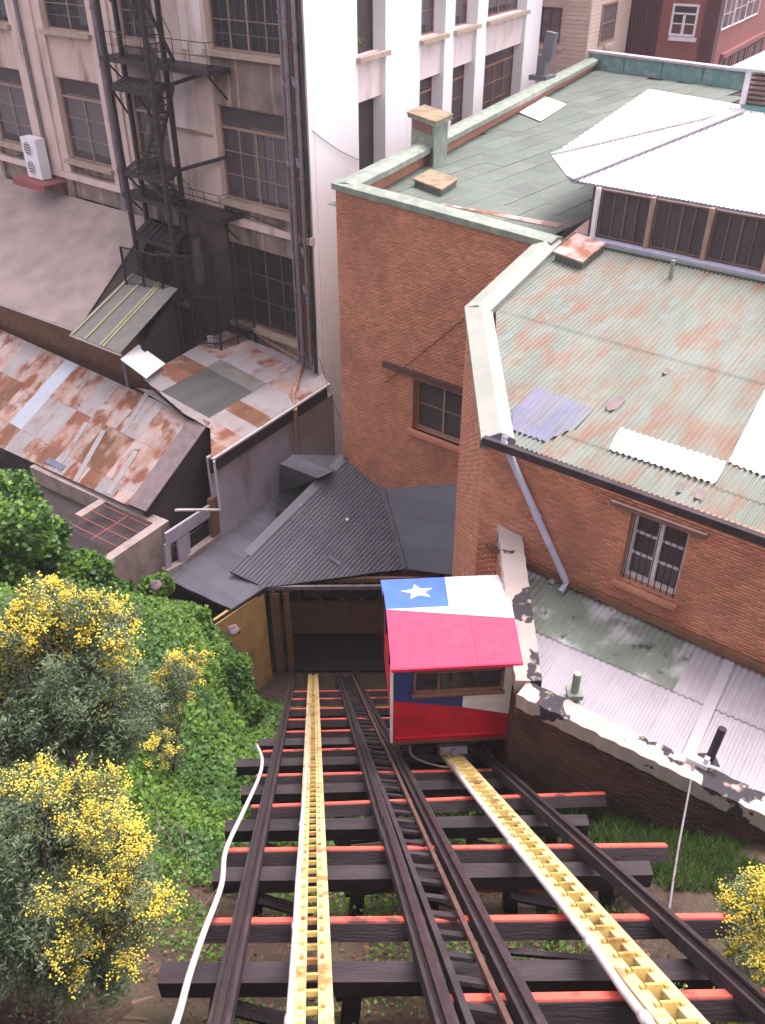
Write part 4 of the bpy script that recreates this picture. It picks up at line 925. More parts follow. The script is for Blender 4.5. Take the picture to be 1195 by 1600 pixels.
# eaves, posts and the mouth, its floor and walls coloured dark for shade
m = MB(); m.beam(fC+A(-.1, .12, -.12), fC+A(6.2, .12, -.05), .1, .16); m.build('eaves_board', 'pipe_grey', st)
zf = ground_z(-3, YS)+0
for x, w_ in ((430, .32), (448, .2)):
    p_ = onY(x, 930, YS+.15); p_[2] = 0; m = MB(); m.box(p_+UP*(ZE+Z0)/2-UP*.1+UP*-.4, A(w_/2, 0, 0), A(0, .18, 0), UP*((ZE+Z0)/2+.1)); m.build('post', 'brown_wood', st)
xl, xr = onY(424, 1000, YS)[0], 2.0
m = MB()
m.box(A((xl+xr)/2, YS+4.2, 1.6), A((xr-xl)/2, 0, 0), A(0, .1, 0), UP*3.2); m.build('back_wall', 'room_dark', st)
m = MB(); sz1, sz0 = onY(500, 940, YS+2)[2], onY(500, 987, YS+2)[2]; m.box(A((xl+xr)/2, YS+2, (sz0+sz1)/2), A((xr-xl)/2, 0, 0), A(0, .06, 0), UP*(sz1-sz0)/2); m.box(A((xl+xr)/2, YS+1.92, sz0+.15), A((xr-xl)/2, 0, 0), A(0, .03, 0), UP*.14); m.build('timber_screen', 'brown_wood', st)
m = MB()
for k in range(7): m.box(A(xl+.7+k*.9, YS+3.95, .9), A(.05, 0, 0), A(0, .05, 0), UP*.8)
m.box(A((xl+xr)/2-.6, YS+4.02, .85), A(1.6, 0, 0), A(0, .03, 0), UP*.3); m.build('barrier', 'pipe_grey', st)
m = MB(); m.box(A(xl+.12, YS+2.2, 1.9), A(.08, 0, 0), A(0, 2.0, 0), UP*2.3); m.build('inner_wall', 'dark_wood', st); m = MB(); m.box(A(xr+.3, YS+2.5, 1.9), A(.08, 0, 0), A(0, 2.4, 0), UP*2.3); m.build('inner_wall', 'dark_wood', st)
m = MB(); m.box(A((xl+xr)/2, YS+2.3, -.02+.05), A((xr-xl)/2, 0, 0), A(0, 2.2, 0), UP*.03); m.build('floor', 'dark_void', st)  # floor coloured near black to read as the dark inside
for k in range(4):
    y_ = YS+.6+k*1.0; m = MB(); m.beam(A(xl, y_, ZE+Z0-.25), A(xr, y_, ZE+Z0-.2), .12, .2); m.build('tie_beam', 'brown_wood', st)
m = MB(); m.tube([A(xl+.25, YS+.02, ZE+Z0-.3), A(xl+.18, YS+.02, .3)], .05, 8); m.build('downpipe', 'pipe_grey', st)
# yellow side wall and the lower roof over it
yT0, yT1 = onz(413, 924, ZE-.12), onz(364, 958, ZE-.12)
uY = unit((yT1-yT0)*[1, 1, 0]); yw = yT1+uY*3.0; yw[2] = yT1[2]
nY = unit(A(-uY[1], uY[0], 0)); nY = nY if nY[1] < 0 else -nY
m = MB(); m.prism([A(*yT0[:2], -.5), A(*yw[:2], -.5), yw, yT0], -nY*.3); m.build('side_wall', 'yellow_wall', st)['label'] = 'ochre yellow side wall'
LW0 = onz(330, 715, -16.3)                                    # lavender wall plane
nL = unit(A(dH[1]*.985, -dH[0], 0)); dL = azdir(32.8); nL = unit(A(dL[1], -dL[0], 0))
lb = [onpl(*q, LW0-nL*.25, nL) for q in ((440, 770), (380, 878), (283, 893))]
lr = [yT0+UP*.1, yT1+UP*.1]
pB = onpl(440, 770, LW0-nL*.25, nL)
n3 = unit(np.cross(lr[1]-lr[0], pB-lr[0])); n3 = n3 if n3[2] > 0 else -n3
g = lambda x, y: onpl(x, y, lr[0]+nY*.12, n3)
ga, gb, gc, gd, ge = g(415, 917), g(362, 952), g(250, 900), g(445, 766), g(560, 700)
u3 = unit(pB-g(360, 893)); u3 = unit(dF-n3*np.dot(dF, n3)); v3 = np.cross(n3, u3)
m = MB(); out3 = [ga, gb, gb+unit(gb-ga)*2.4, g(262, 893), gd, ge]
t3 = lambda P: (np.dot(P-ga, v3), np.dot(P-ga, u3))
m.prism([q-n3*.03 for q in (ga, gb, gc, gd, ge)], -n3*.12); m.build('light_stop_deck', 'dark_void', st)
sheets(st, ga, v3, u3, n3, [t3(q) for q in (ga, gb, gc, gd, ge)], .9, [], lambda c, r: 'tin_dark', pitch=.145, amp=.016, name='lower_roof_sheet')
m = MB(); m.beam(ga-n3*.08+nY*.04, gb-n3*.08+nY*.04+unit(gb-ga)*2, .05, .22); m.build('barge_board', 'dark_steel', st)
# dark box dormer against the shed
dz = -17.6
b0_, b1_, b2_ = onz(440, 742, -18.4), onz(505, 752, -18.4), onz(515, 712, -17.6)
m = MB()
q = [g(437, 770), g(512, 748), g(540, 712), g(470, 725)]
top = [onz(438, 725, -17.9), onz(497, 747, -17.9), onz(520, 737, -17.6), onz(458, 710, -17.6)]
m.add(list(q)+top, [(3, 2, 1, 0), (4, 5, 6, 7), (0, 1, 5, 4), (1, 2, 6, 5), (2, 3, 7, 6), (3, 0, 4, 7)])
m.build('roof_box', 'tin_dark', st)

# ------------------------------------------------------------------ sheds on the left
# patched shed with lavender wall
sh = thing('patched_shed', 'shed with patched rusty roof and lavender wall under the dark facade', 'shed', A(LW0[0]-1, LW0[1]+2, 0))
e0s, e1s = onz(330, 715, -16.3), onz(513, 598, -16.3)
hi0 = onpl(497, 578, PC, nF); 
n4 = unit(np.cross(e1s-e0s, onz(372, 524, -15.35)-e0s)); n4 = n4 if n4[2] > 0 else -n4
s4 = lambda x, y, l=0: onpl(x, y, e0s+n4*l, n4)
u4 = unit(e1s-e0s); v4 = np.cross(n4, u4); v4 = v4 if v4[0] < 0 else -v4
p4 = [s4(*q) for q in ((331, 716), (514, 598), (498, 574), (352, 516), (222, 590), (290, 648), (329, 664))]
t4 = lambda P: (np.dot(P-e0s, u4), np.dot(P-e0s, v4))
m = MB(); m.prism([q-n4*.03 for q in p4], -n4*.12); m.build('light_stop_deck', 'dark_void', sh)
grid = {}
rows4 = [t4(s4(395, 650))[1], t4(s4(330, 600))[1]]
def pick4(c, r):
    if r == 1 and 2 <= c <= 5: return 'sheet_grey' if c < 5 else 'fibre_grey'
    return random.choice(['tin_rust', 'tin_pale', 'tin_pale', 'tin_rust', 'tin_rust_deep']) if c < 6 else random.choice(['tin_pale', 'tin_pale', 'tin_rust'])
sheets(sh, e0s, u4, v4, n4, [t4(q) for q in p4], .92, [1.75, 4.2], pick4, pitch=.09, amp=.012)
m = MB(); m.beam(e0s-UP*.05+nL*.06, e1s-UP*.05+nL*.06, .14, .08); m.build('gutter', 'pipe_white', sh)
m = MB(); m.beam(e0s-UP*.4-nL*.1, e1s-UP*.4-nL*.1, .1, .62); m.build('fascia', 'dark_wood', sh)
m = MB(); L0 = LW0-nL*.25; far_ = e1s-nL*.25
LS = L0+dL*.12; m.prism([A(*LS[:2], 0), A(*far_[:2], 0), A(*far_[:2], far_[2]-.15), A(*LS[:2], L0[2]-.15)], -nL*.12); m.build('wall', 'lavender_wall', sh)['label'] = 'lavender plaster wall with drip stains'
m = MB(); e_ = onpl(470, 720, L0+nL*.02, nL); e2_ = onpl(522, 690, L0+nL*.02, nL); w_ = (e2_-e_)*[1, 1, 0]
m.prism([A(*e_[:2], 1), A(*(e_+w_)[:2], 1), A(*(e_+w_)[:2], e1s[2]-.8), A(*e_[:2], e1s[2]-.8)], nL*.06); m.build('plaster_bay', 'grey_plaster', sh)
m = MB(); t0_, t1_ = onpl(385, 880, L0+nL*.05, nL), onpl(444, 772, L0+nL*.05, nL); m.beam(t0_+UP*.06, t1_+UP*.06, .1, .12); m.build('base_trim', 'maroon_wall', sh)
# white downpipe with bent branch
d0 = e0s+nL*.14-UP*.1
m = MB(); m.tube([d0, d0-UP*2.0], .05, 8); m.tube([d0-UP*2.0, d0-UP*2.15, onpl(275, 797, L0+nL*.3, nL)], .055, 8)
m.build('downpipe', 'pipe_white', sh, smooth=False)
# rusty overflow pipe crossing the roof and falling
q_ = [s4(392, 516, .12), s4(474, 566, .12), s4(458, 618, .12), onpl(462, 640, e0s+nL*.15, nL), onpl(464, 712, L0+nL*.12, nL)]
m = MB(); m.tube(q_[:2], .09, 8); m.tube(q_[1:], .085, 8); solo('overflow_pipe', m, 'pipe_rust', 'rusty pipe lying across the patched roof and dropping over its gutter', 'pipe')
# front part with square openings
fr0, fr1 = onpl(345, 840, L0, nL), onpl(250, 898, L0, nL)
zl = fr0[2]
q5 = [onpl(*p, L0+nL*.02, nL) for p in ((345, 760), (255, 845))]
# solid band with two openings made of blocks
sx5 = lambda x, y: (lambda q: (np.dot(q-L0, dL), q[2]))(onpl(x, y, L0, nL))
def lblk(a, b, z0, z1_, d=.15, mt='lavender_wall', nm='wall'):
    m = MB(); m.box(A(*L0[:2], 0)+dL*(a+b)/2+UP*(z0+z1_)/2-nL*.0, dL*abs(b-a)/2, nL*d, UP*abs(z1_-z0)/2); return m.build(nm, mt, sh)
def lpoly(pxs, mt, nm, off=0.0, th=.25):
    m = MB(); m.prism([onpl(*p, L0+nL*off, nL) for p in pxs], -nL*th); return m.build(nm, mt, sh)
oz1 = sx5(310, 815)[1]
lpoly(((260, 834), (331, 788), (332, 806), (262, 854)), 'lavender_wall', 'wall_band', -.05, .1)
lpoly(((278, 845), (297, 833), (300, 884), (284, 893)), 'lavender_wall', 'wall_pier', -.06, .1)
lpoly(((259, 852), (267, 846), (270, 905), (262, 910)), 'lavender_wall', 'wall_pier', -.07, .1)
lpoly(((330, 782), (342, 774), (346, 852), (336, 860)), 'brown_wood', 'door_post', .02, .2)
lpoly(((297, 869), (345, 834), (346, 858), (284, 902)), 'concrete', 'ledge', .04, .3)
lpoly(((262, 892), (286, 880), (287, 905), (264, 915)), 'concrete', 'ledge', .03, .3)
m = MB(); m.box(A(*L0[:2], 0)+dL*-1.8-nL*.6+UP*2, dL*1.9, nL*.04, UP*3); m.build('room', 'room_dark', sh)

# rusty shed: single pitch of patched sheets with a grey barge
rs = thing('rusty_shed', 'long shed with rust streaked corrugated roof and a dark gable', 'shed', onz(225, 797, -18)*[1, 1, 0])
ra, rb_, rc, rd = onz(300, 651, -16.05), onz(203, 786, -18.05), onz(-30, 500, -16.05), onz(-10, 667, -18.05)
n5 = unit(np.cross(rc-ra, rb_-ra)); n5 = n5 if n5[2] > 0 else -n5
s5 = lambda x, y, l=0: onpl(x, y, ra+n5*l, n5)
u5 = unit(rc-ra); v5 = np.cross(n5, u5); v5 = v5 if v5[2] > 0 else -v5
t5 = lambda P: (np.dot(P-rb_, u5), np.dot(P-rb_, v5))
rb2 = s5(203, 788); p5 = [s5(301, 651), s5(201, 790), s5(-300, 563), s5(-300, 378)]
m = MB(); m.prism([q-n5*.03 for q in (s5(328, 657), s5(228, 800), s5(-300, 563), s5(-300, 378))], -n5*.12); m.build('light_stop_deck', 'dark_void', rs)
lap5 = [t5(s5(200, 760))[1], t5(s5(180, 668))[1]]
def pick5(c, r):
    if (c, r) in ((8, 2), (8, 1)): return 'tin_blue'
    if c > 12: return random.choice(['tin_rust', 'tin_pale', 'tin_rust'])
    if r == 2: return ['tin_rust', 'tin_rust', 'tin_pale'][(c*2+1) % 3]
    if r == 1: return ['tin_rust', 'tin_rust', 'tin_rust_deep', 'tin_rust_deep', 'tin_rust', 'tin_rust_deep', 'tin_pale', 'tin_pale'][c % 8]
    if r == 0: return ['tin_rust', 'tin_pale', 'tin_rust_deep'][c % 3]
def pick5_old(c, r):
    return {(2, 1): 'tin_rust_deep', (3, 1): 'tin_rust_deep', (0, 1): 'tin_rust', (1, 1): 'tin_rust', (8, 2): 'tin_blue', (8, 1): 'tin_blue', (7, 1): 'tin_pale', (6, 1): 'tin_pale', (5, 1): 'tin_rust_deep', (2, 2): 'tin_rust', (4, 1): 'tin_rust_deep'}.get((c, r), random.choice(['tin_rust', 'tin_rust', 'tin_pale', 'tin_rust_deep']))
sheets(rs, rb_, u5, v5, n5, [t5(q) for q in p5], .95, lap5, pick5, pitch=.09, amp=.013)
for (a, b) in (((163, 672), (118, 752)), ((136, 660), (86, 738)), ((232, 612), (192, 676)), ((205, 640), (178, 668)), ((213, 705), (170, 772))):
    m = MB(); m.beam(s5(*a, .03), s5(*b, .03), .26, .012, up=n5); m.build('batten', 'tin_pale', rs)
m = MB(); q = [s5(301, 649, .05), s5(329, 660, .05), s5(229, 800, .05), s5(201, 788, .05)]; m.prism(q, n5*.05); m.build('barge_sheet', 'felt_purple', rs)
m = MB(); q = [s5(328, 661, -.05), s5(230, 799, -.05)]; m.prism([q[0], q[1], A(*q[1][:2], 0), A(*q[0][:2], 0)], u5*.2); m.build('gable_wall', 'room_dark', rs)
m = MB(); q = [s5(300, 650, -.1), s5(-300, 377, -.1)]; m.prism([q[0], q[1], A(*q[1][:2], 0), A(*q[0][:2], 0)], -v5*[1, 1, 0]*.0+nF*.2); m.build('back_wall', 'room_dark', rs)
# pale torn sheet at the top corner of the rusty roof
m = MB(); q = [s5(215, 606, .1), s5(248, 612, .1), s5(296, 645, .13), s5(262, 634, .04)]; m.prism(q, n5*.02); m.build('loose_sheet', 'tin_pale', rs)
for pxs in (((70, 722), (96, 736), (103, 728), (78, 715)),):
    m = MB(); m.prism([s5(*p, .03) for p in pxs], n5*.02); m.build('patch_sheet', 'tin_purple', rs)

# big brown felt roof below the facade
br = thing('felt_roof_hall', 'low hall with wide brownish felt roof and white gutter below the facade', 'building', onz(100, 520, -14.3)*[1, 1, 0])
h0, h1_ = onpl(214, 333, FP(0, 0, .05), nF), onpl(-60, 262, FP(0, 0, .05), nF)
hA, hB = onz(124, 512, -14.3), onz(-300, 364.5, -14.3)
n6 = unit(np.cross(h1_-h0, hA-h0)); n6 = n6 if n6[2] > 0 else -n6
s6 = lambda x, y, l=0: onpl(x, y, h0+n6*l, n6)
pl6 = [s6(236, 342), s6(214, 430), s6(124, 514), s6(-300, 365), s6(-300, 191)]
for k in range(5):                                            # felt laid in overlapping widths
    a, b = k/5, (k+1)/5+.02
    L1, L2 = s6(236, 342), s6(124, 514); M1, M2 = s6(-300, 191), s6(-300, 365)
    if k == 0: pass
    m = MB(); m.prism([L1+(L2-L1)*a, L1+(L2-L1)*b, M1+(M2-M1)*b, M1+(M2-M1)*a], n6*-.03+n6*.0); 
    o_ = m.build('felt_strip', 'felt_roof', br); o_.location = tuple(np.array(o_.location)+n6*.006*(k+1))
m = MB(); m.prism([q-n6*.06 for q in pl6], -n6*.12); m.build('light_stop_deck', 'dark_wood', br)
m = MB(); m.beam(s6(124, 516)-UP*.06, s6(-300, 366)-UP*.06, .12, .1); m.build('gutter', 'plastic_white', br)
w0_, w1q = s6(200, 500, 0), s6(-70, 440); 
m = MB(); a_ = hA+dUp*1.0+dEr*2.6; b_ = hB+dUp*1.0; m.prism([A(*a_[:2], 0), A(*b_[:2], 0), A(*b_[:2], hB[2]-.1), A(*a_[:2], hA[2]-.1)], dUp*.3); m.build('wall', 'brown_wood', br)
m = MB(); rp = [pl6[0], pl6[1]-UP*.1, s6(190, 552)-UP*.1]; a2_ = s6(270, 455); m.prism([A(*s6(205, 540)[:2], 0)+dUp*.6, A(*a2_[:2], 0), A(*a2_[:2], a2_[2]-.3), A(*s6(205, 540)[:2], s6(205, 540)[2]-.3)+dUp*.6], dE*.2); m.build('end_wall', 'room_dark', br)
# translucent extension of that roof: three ribbed sheets with yellow battens
ext_ = [s6(206, 428, .05), s6(279, 452, .05), s6(189, 553, .05), s6(110, 522, .05)]
xr_ = thing('ribbed_lean_to', 'greyish yellow ribbed plastic lean-to sheet at the corner of the felt roof', 'lean-to', ext_[2]*[1, 1, 0])
for k, (a, b) in enumerate(((0, .3), (.3, .62), (.62, 1))):
    q = [ext_[0]+(ext_[1]-ext_[0])*a, ext_[0]+(ext_[1]-ext_[0])*b, ext_[3]+(ext_[2]-ext_[3])*b, ext_[3]+(ext_[2]-ext_[3])*a]
    m = MB(); m.prism([p+n6*.01*k for p in q], n6*.02); m.build('roof_sheet', 'fibre_grey', xr_)
for a in (.06, .32, .68, .62):
    p, q = ext_[0]+(ext_[1]-ext_[0])*a+n6*.06, ext_[3]+(ext_[2]-ext_[3])*a+n6*.06
    m = MB(); m.beam(p, q, .12, .03, up=n6); m.build('batten', 'fibre_yellow', xr_)
m = MB(); m.beam(ext_[3]-UP*.05, ext_[2]-UP*.05, .08, .07); m.build('gutter', 'pipe_white', xr_)
pz = ext_[2]+unit(ext_[3]-ext_[2])*.35+dUp*.3
m = MB(); m.tube([pz, A(pz[0], pz[1], pz[2]-2.6)], .07, 8); m.build('post', 'pipe_grey', xr_)
pz = ext_[1]+dE*.2; m = MB(); m.tube([pz, A(pz[0], pz[1], 0)], .07, 8); m.build('post', 'black_iron', xr_)
# bright white sheet
q = [s4(189, 562, .55), s4(217, 539, .55), s4(259, 569, .25), s4(229, 592, .25)]
m = MB(); m.prism(q, n4*.03); solo('white_skylight', m, 'tin_white', 'bright white square sheet lying between the lean-to and the patched roof', 'skylight')
# caged yard under the facade: dark netted frame
cg = thing('wire_cage', 'dark netted cage enclosing the yard below the fire escape', 'cage', onpl(330, 480, FP(0, 0, 2), nF)*[1, 1, 0])
cgP = [(280, 455), (345, 412), (395, 416)]
zc1, zc0 = onpl(340, 415, FP(0, 0, 2.5), nF)[2], onpl(372, 525, FP(0, 0, 1.6), nF)[2]
kk = [FP(7.7, 0, 3.5), FP(5.6, 0, 3.2), FP(3.8, 0, 2.0), FP(3.7, 0, .1)]
for i in range(3):
    a, b = kk[i]*[1, 1, 0], kk[i+1]*[1, 1, 0]
    m = MB()
    for z in (zc1, (zc1+zc0)/2, zc0-.4): m.beam(a+UP*z, b+UP*z, .05, .06)
    for t in (0, .5, 1): p = a+(b-a)*t; m.beam(p+UP*(zc0-3), p+UP*zc1, .06, .06, up=nF)
    f_ = m.build('cage_frame', 'dark_steel', cg)
    m = MB(); n_ = int(np.linalg.norm(b-a)/.08)
    for z in np.arange(zc0-.4, zc1, .25): m.beam(a+UP*z, b+UP*z, .012, .016)
    for k in range(n_): p = a+(b-a)*k/n_; m.beam(p+UP*(zc0-2), p+UP*zc1, .018, .018, up=nF)
    m.build('cage_netting', 'black_iron', f_)['kind'] = 'stuff'
m = MB(); m.box(onz(330, 535, -15.2)*1.0, A(.12, 0, 0), A(0, .1, 0), UP*.28); solo('white_canister', m, 'plastic_white', 'small white box beside the dark cage on the patched roof', 'box')
p_ = FP(6.7, -11.6, .35); m = MB(); m.tube([p_, p_-UP*1.9], .24, 12); solo('flue_pipe', m, 'pipe_grey', 'short thick grey flue on the wall above the dark cage', 'flue')

# concrete pit with metal grating
pz_ = -18.35
c0, c1, c2_, c3 = onz(60, 722, pz_), onz(264, 814, pz_), onz(155, 888, pz_), onz(-20, 780, pz_)
cb = thing('concrete_pit', 'open concrete box with a red metal grating between the rusty shed and the bushes', 'pit', (c1+c2_)/2*[1, 1, 0])
ux, uy = unit(c0-c1), unit(c2_-c1)
Lx, Ly = np.linalg.norm(c0-c1), np.linalg.norm(c2_-c1)
for p, q, w_ in ((c1, c0, .42), (c1, c2_, .36), (c1+ux*2.9, c1+ux*2.9+uy*1.6, .35)):
    d_ = unit(q-p); s_ = uy if abs(np.dot(d_, ux)) > .7 else ux
    dz_ = UP*{.42: 0, .36: .006, .35: -.006}[w_]; m = MB(); m.prism([p+dz_-d_*(.01 if w_ == .36 else 0), q+dz_, q+s_*w_+dz_, p+s_*w_+dz_-d_*(.01 if w_ == .36 else 0)], -UP*(2.9 if w_ != .35 else .3)); m.build('rim_wall', 'concrete', cb)
m = MB(); m.prism([c1+ux*.3+uy*.3-UP*.7, c0-UP*.7, c3-UP*.7, c2_-UP*.7], -UP*.1); m.build('floor', 'room_dark', cb)
for k in range(4): m = MB(); p = c1+ux*.3+uy*(.55+.5*k)-UP*.1; m.beam(p, p+ux*2.6, .035, .035); m.build('grating_bar', 'maroon_wall', cb)
m = MB()
for k in range(22): p = c1+ux*(.4+.115*k)+uy*.4-UP*.13; m.beam(p, p+uy*1.9, .012, .012)
m.build('grating_mesh', 'pipe_grey', cb)
m = MB(); p = c1+ux*1.6+uy*.4-UP*.1; m.beam(p, p+uy*1.9, .05, .05); m.build('grating_bar', 'maroon_wall', cb)

# ------------------------------------------------------------------ houses at the back
bp = EYE+ray(917, 60)*(60/ray(917, 60)[1]); bp[2] = 0
be = thing('clapboard_house', 'pinkish beige clapboard house behind the white building', 'building', bp)
dB, dBr = azdir(-52), azdir(28)
zt_, zb_ = Z0+5, 8.0
nB1 = unit(A(-dB[1], dB[0], 0)); nB1 = nB1 if nB1[1] < 0 else -nB1
nB2 = unit(A(dBr[1], -dBr[0], 0))
rgt = onpl(980, 40, bp, nB2); Lr = np.linalg.norm((rgt-bp)[:2])
m = MB(); m.prism([bp+UP*0, bp+dB*9, bp+dB*9+dBr*Lr, bp+dBr*Lr], UP*zt_); m.build('wall', 'clapboard', be)
def bw(P, U, n, px0, px1, yt, yb, **k):
    q0, q1 = onpl(px0, yt, P, n), onpl(px1, yb, P, n); s0, s1 = sorted((np.dot(q0-P, U), np.dot(q1-P, U)))
    return window(be if P is bp else mr, P, U, n, s0, s1, min(q0[2], q1[2]), max(q0[2], q1[2]), .02, **k)
for k in range(70):
    z = Z0-11+k*.235
    m = MB(); m.box(bp+dB*4.5+UP*z+nB1*.01, dB*4.5, nB1*.03, UP*.108); m.build('clapboard', 'clapboard', be)
for k in range(70):
    z = Z0-11+k*.235
    m = MB(); m.box(bp+dBr*Lr/2+UP*z+nB2*.01, dBr*Lr/2, nB2*.03, UP*.108); m.build('clapboard', 'clapboard_pale', be)
w_ = bw(bp, dB, nB1, 847, 873, 10, 68, ncol=2, nrow=2, frame='maroon_dark', gl='glass_dirty', fw=.12, curtain=[(.1, .9, .05, .95, 'curtain_purple')]); w_.location = tuple(nB1*.06)
w_ = bw(bp, dBr, nB2, 940, 955, 6, 62, ncol=1, nrow=2, frame='frame_wood', gl='glass_dirty', fw=.1, curtain=[(.1, .9, .05, .95, 'curtain_purple')]); w_.location = tuple(nB2*.06)
m = MB(); q = onpl(947, 70, bp, nB2); m.box(q+nB2*.1, dBr*1.0, nB2*.12, UP*.1); m.build('window_sill', 'clapboard_pale', be)
m = MB(); q = onpl(858, 74, bp, nB1); m.box(q+nB1*.1, dB*.9, nB1*.12, UP*.1); m.build('window_sill', 'clapboard', be)
m = MB(); m.beam(bp+nB1*.06+nB2*.06, bp+nB1*.06+nB2*.06+UP*zt_, .12, .12, up=nB1); m.build('corner_board', 'clapboard_pale', be)
mp = EYE+ray(1112, 60)*(66/ray(1112, 60)[1]); mp[2] = 0
mr = thing('maroon_building', 'dark red rendered building with sash windows at the top right', 'building', mp)
dM = azdir(-55); nM1 = unit(A(-dM[1], dM[0], 0)); nM1 = nM1 if nM1[1] < 0 else -nM1
dMr = azdir(30); nM2 = unit(A(dMr[1], -dMr[0], 0))
m = MB(); m.prism([mp, mp+dM*16, mp+dM*16+dMr*30, mp+dMr*30], UP*(Z0+6)); m.build('wall', 'maroon_wall', mr)
sm = lambda x: np.dot(onpl(x, 60, mp, nM1)-mp, dM)
sa, sb = sm(1026), sm(978)
m = MB(); m.box(mp+dM*(sa+sb)/2+UP*(Z0-2)+nM1*.1, dM*(sb-sa)/2, nM1*.12, UP*9); m.build('ribbed_panel', 'maroon_dark', mr)
for k in range(9):
    m = MB(); m.box(mp+dM*(sa+(sb-sa)*(k+.5)/9)+UP*(Z0-2)+nM1*.26, dM*.09, nM1*.05, UP*9); m.build('rib', 'maroon_dark', mr)
m = MB(); m.box(mp+dM*.35+UP*(Z0-2)+nM1*.06, dM*.42, nM1*.1, UP*9); m.box(mp+dMr*.6+UP*(Z0-2)+nM2*.06, dMr*.6, nM2*.1, UP*9); m.build('corner_strip', 'maroon_dark', mr)
w_ = bw(mp, dM, nM1, 1052, 1084, 5, 58, ncol=2, nrow=2, transom=.3, frame='frame_white', gl='glass', fw=.14, bw=.1); 
m = MB(); q = onpl(1066, 61, mp, nM1); m.box(q+nM1*.1, dM*.95, nM1*.12, UP*.12); m.build('window_sill', 'frame_white', mr)
for (a, b, yt, yb) in ((1134, 1143, -2, 40), (1151, 1161, -12, 32), (1172, 1182, -22, 22), (1124, 1134, 90, 118), (1144, 1155, 84, 118), (1168, 1180, 72, 112)):
    bw(mp, dMr, nM2, a, b, yt, yb, ncol=2, nrow=2, frame='frame_white' if yt < 50 else 'maroon_dark', gl='glass', fw=.1)
q0, q1 = onpl(1124, 88, mp, nM2), onpl(1195, 57, mp, nM2); m = MB(); m.beam(q0+nM2*.15-dMr*.0, A(*(q0+(q1-q0)*1.6)[:2], q0[2])+nM2*.15, .3, .3); m.build('string_course', 'maroon_wall', mr)
# ------------------------------------------------------------------ the railway
ORD = ['nearest', 'second', 'third', 'fourth', 'fifth', 'sixth', 'seventh', 'eighth', 'ninth', 'tenth', 'eleventh', 'twelfth', 'thirteenth', 'fourteenth', 'fifteenth', 'sixteenth']
def track_line(xb, yb, xf, yf, near=3.2, far_y=None, off=0.0):
    P, Q = trackpt(xb, yb, off), trackpt(xf, yf, off); d = unit(Q-P)
    if far_y: Q = trackpt(xb+(xf-xb)*(far_y-yb)/(yf-yb), far_y, off)
    return P-d*near, Q+d*.0
def rail(name, xb, yb, xf, yf, label, far_y=1047):
    P, Q = track_line(xb, yb, xf, yf, far_y=far_y)
    t = thing(name, label, 'rail', P, 'rails of the incline')
    m = MB(); m.beam(P-NT*.13, Q-NT*.13, .2, .16, up=NT); m.build('timber_stringer', 'stringer_wood', t)
    m = MB(); m.beam(P-NT*.045, Q-NT*.045, .11, .02, up=NT); m.beam(P-NT*.02, Q-NT*.02, .025, .05, up=NT); m.beam(P+NT*.012, Q+NT*.012, .06, .03, up=NT); m.build('steel_rail', 'rail_steel', t)
    return P, Q
rail('railway_rail', 340, 1600, 427, 1200, 'dark rail at the left edge of the incline beside the white hose')
rail('railway_rail', 702, 1600, 583, 1222, 'dark rail left of the narrow walkway ladder between the tracks')
rail('railway_rail', 842, 1600, 633, 1200, 'dark rail right of the walkway ladder, running under the red cabin')
rail('railway_rail', 1195, 1560, 770, 1185, 'dark rail at the right, nearest the grass and retaining wall')
# walkway ladder between the tracks
wl_ = thing('walkway_ladder', 'narrow wooden walkway ladder with a rusty edge between the two tracks', 'walkway', trackpt(760, 1600))
a0_, a1_ = track_line(731, 1600, 582, 1195, far_y=1050, off=-.1); b0_, b1_ = track_line(794, 1600, 608, 1183, far_y=1050, off=-.05)
m = MB(); m.beam(a0_, a1_, .07, .12, up=NT); m.build('stringer', 'stringer_wood', wl_)
m = MB(); m.beam(b0_, b1_, .055, .06, up=NT); m.build('rusty_edge_rail', 'rust_steel', wl_)
nt_ = 56
for k in range(nt_):
    t = (k+.5)/nt_; p, q = a0_+(a1_-a0_)*t, b0_+(b1_-b0_)*t
    m = MB(); m.beam(p-NT*.05, q-NT*.08, .13, .04, up=NT); m.build('tread', 'dark_wood', wl_)
# yellow rope ladders
def rope_ladder(xb, yb, xf, yf, wbot, label, rung_h, far_y, cream):
    P, Q = track_line(xb, yb, xf, yf, far_y=far_y, off=.02)
    t = thing('yellow_rope_ladder', label, 'rope guide', P, 'yellow rope guides')
    d = unit(Q-P); sd_ = unit(np.cross(d, NT)); L_ = np.linalg.norm(Q-P); w = wbot
    for s_ in (-1, 1):
        m = MB(); o_ = sd_*s_*w/2
        m.beam(P+o_-sd_*s_*w*.16, Q+o_-sd_*s_*w*.16, w*.33, .025, up=NT); m.beam(P+o_-sd_*s_*w*.32-NT*.05, Q+o_-sd_*s_*w*.32-NT*.05, .02, .12, up=NT)
        m.beam(P+o_-NT*.03, Q+o_-NT*.03, .018, .08, up=NT)
        f_ = m.build('flange', 'cream_paint' if (s_ < 0 or cream) else 'yellow_paint', t)
        m = MB(); n_ = int(L_/.33)
        for k in range(n_):
            c = P+d*(k+.5)*.33+o_-sd_*s_*w*.22+NT*.022; m.box(c, d*.035, sd_*.018, NT*.018)
        m.build('bolt_heads', 'yellow_paint', f_)['kind'] = 'stuff'
    n_ = int(L_/.33)
    for k in range(n_):
        c = P+d*(k+.5)*.33; m = MB(); m.beam(c-sd_*w*.2-NT*.02, c+sd_*w*.2-NT*.02, .05, rung_h, up=NT); m.build('rung', 'yellow_paint', t)
    return P, Q
rope_ladder(488, 1600, 489.5, 1180, .36, 'long yellow rope guide ladder in the middle of the left track', .05, 1053, True)
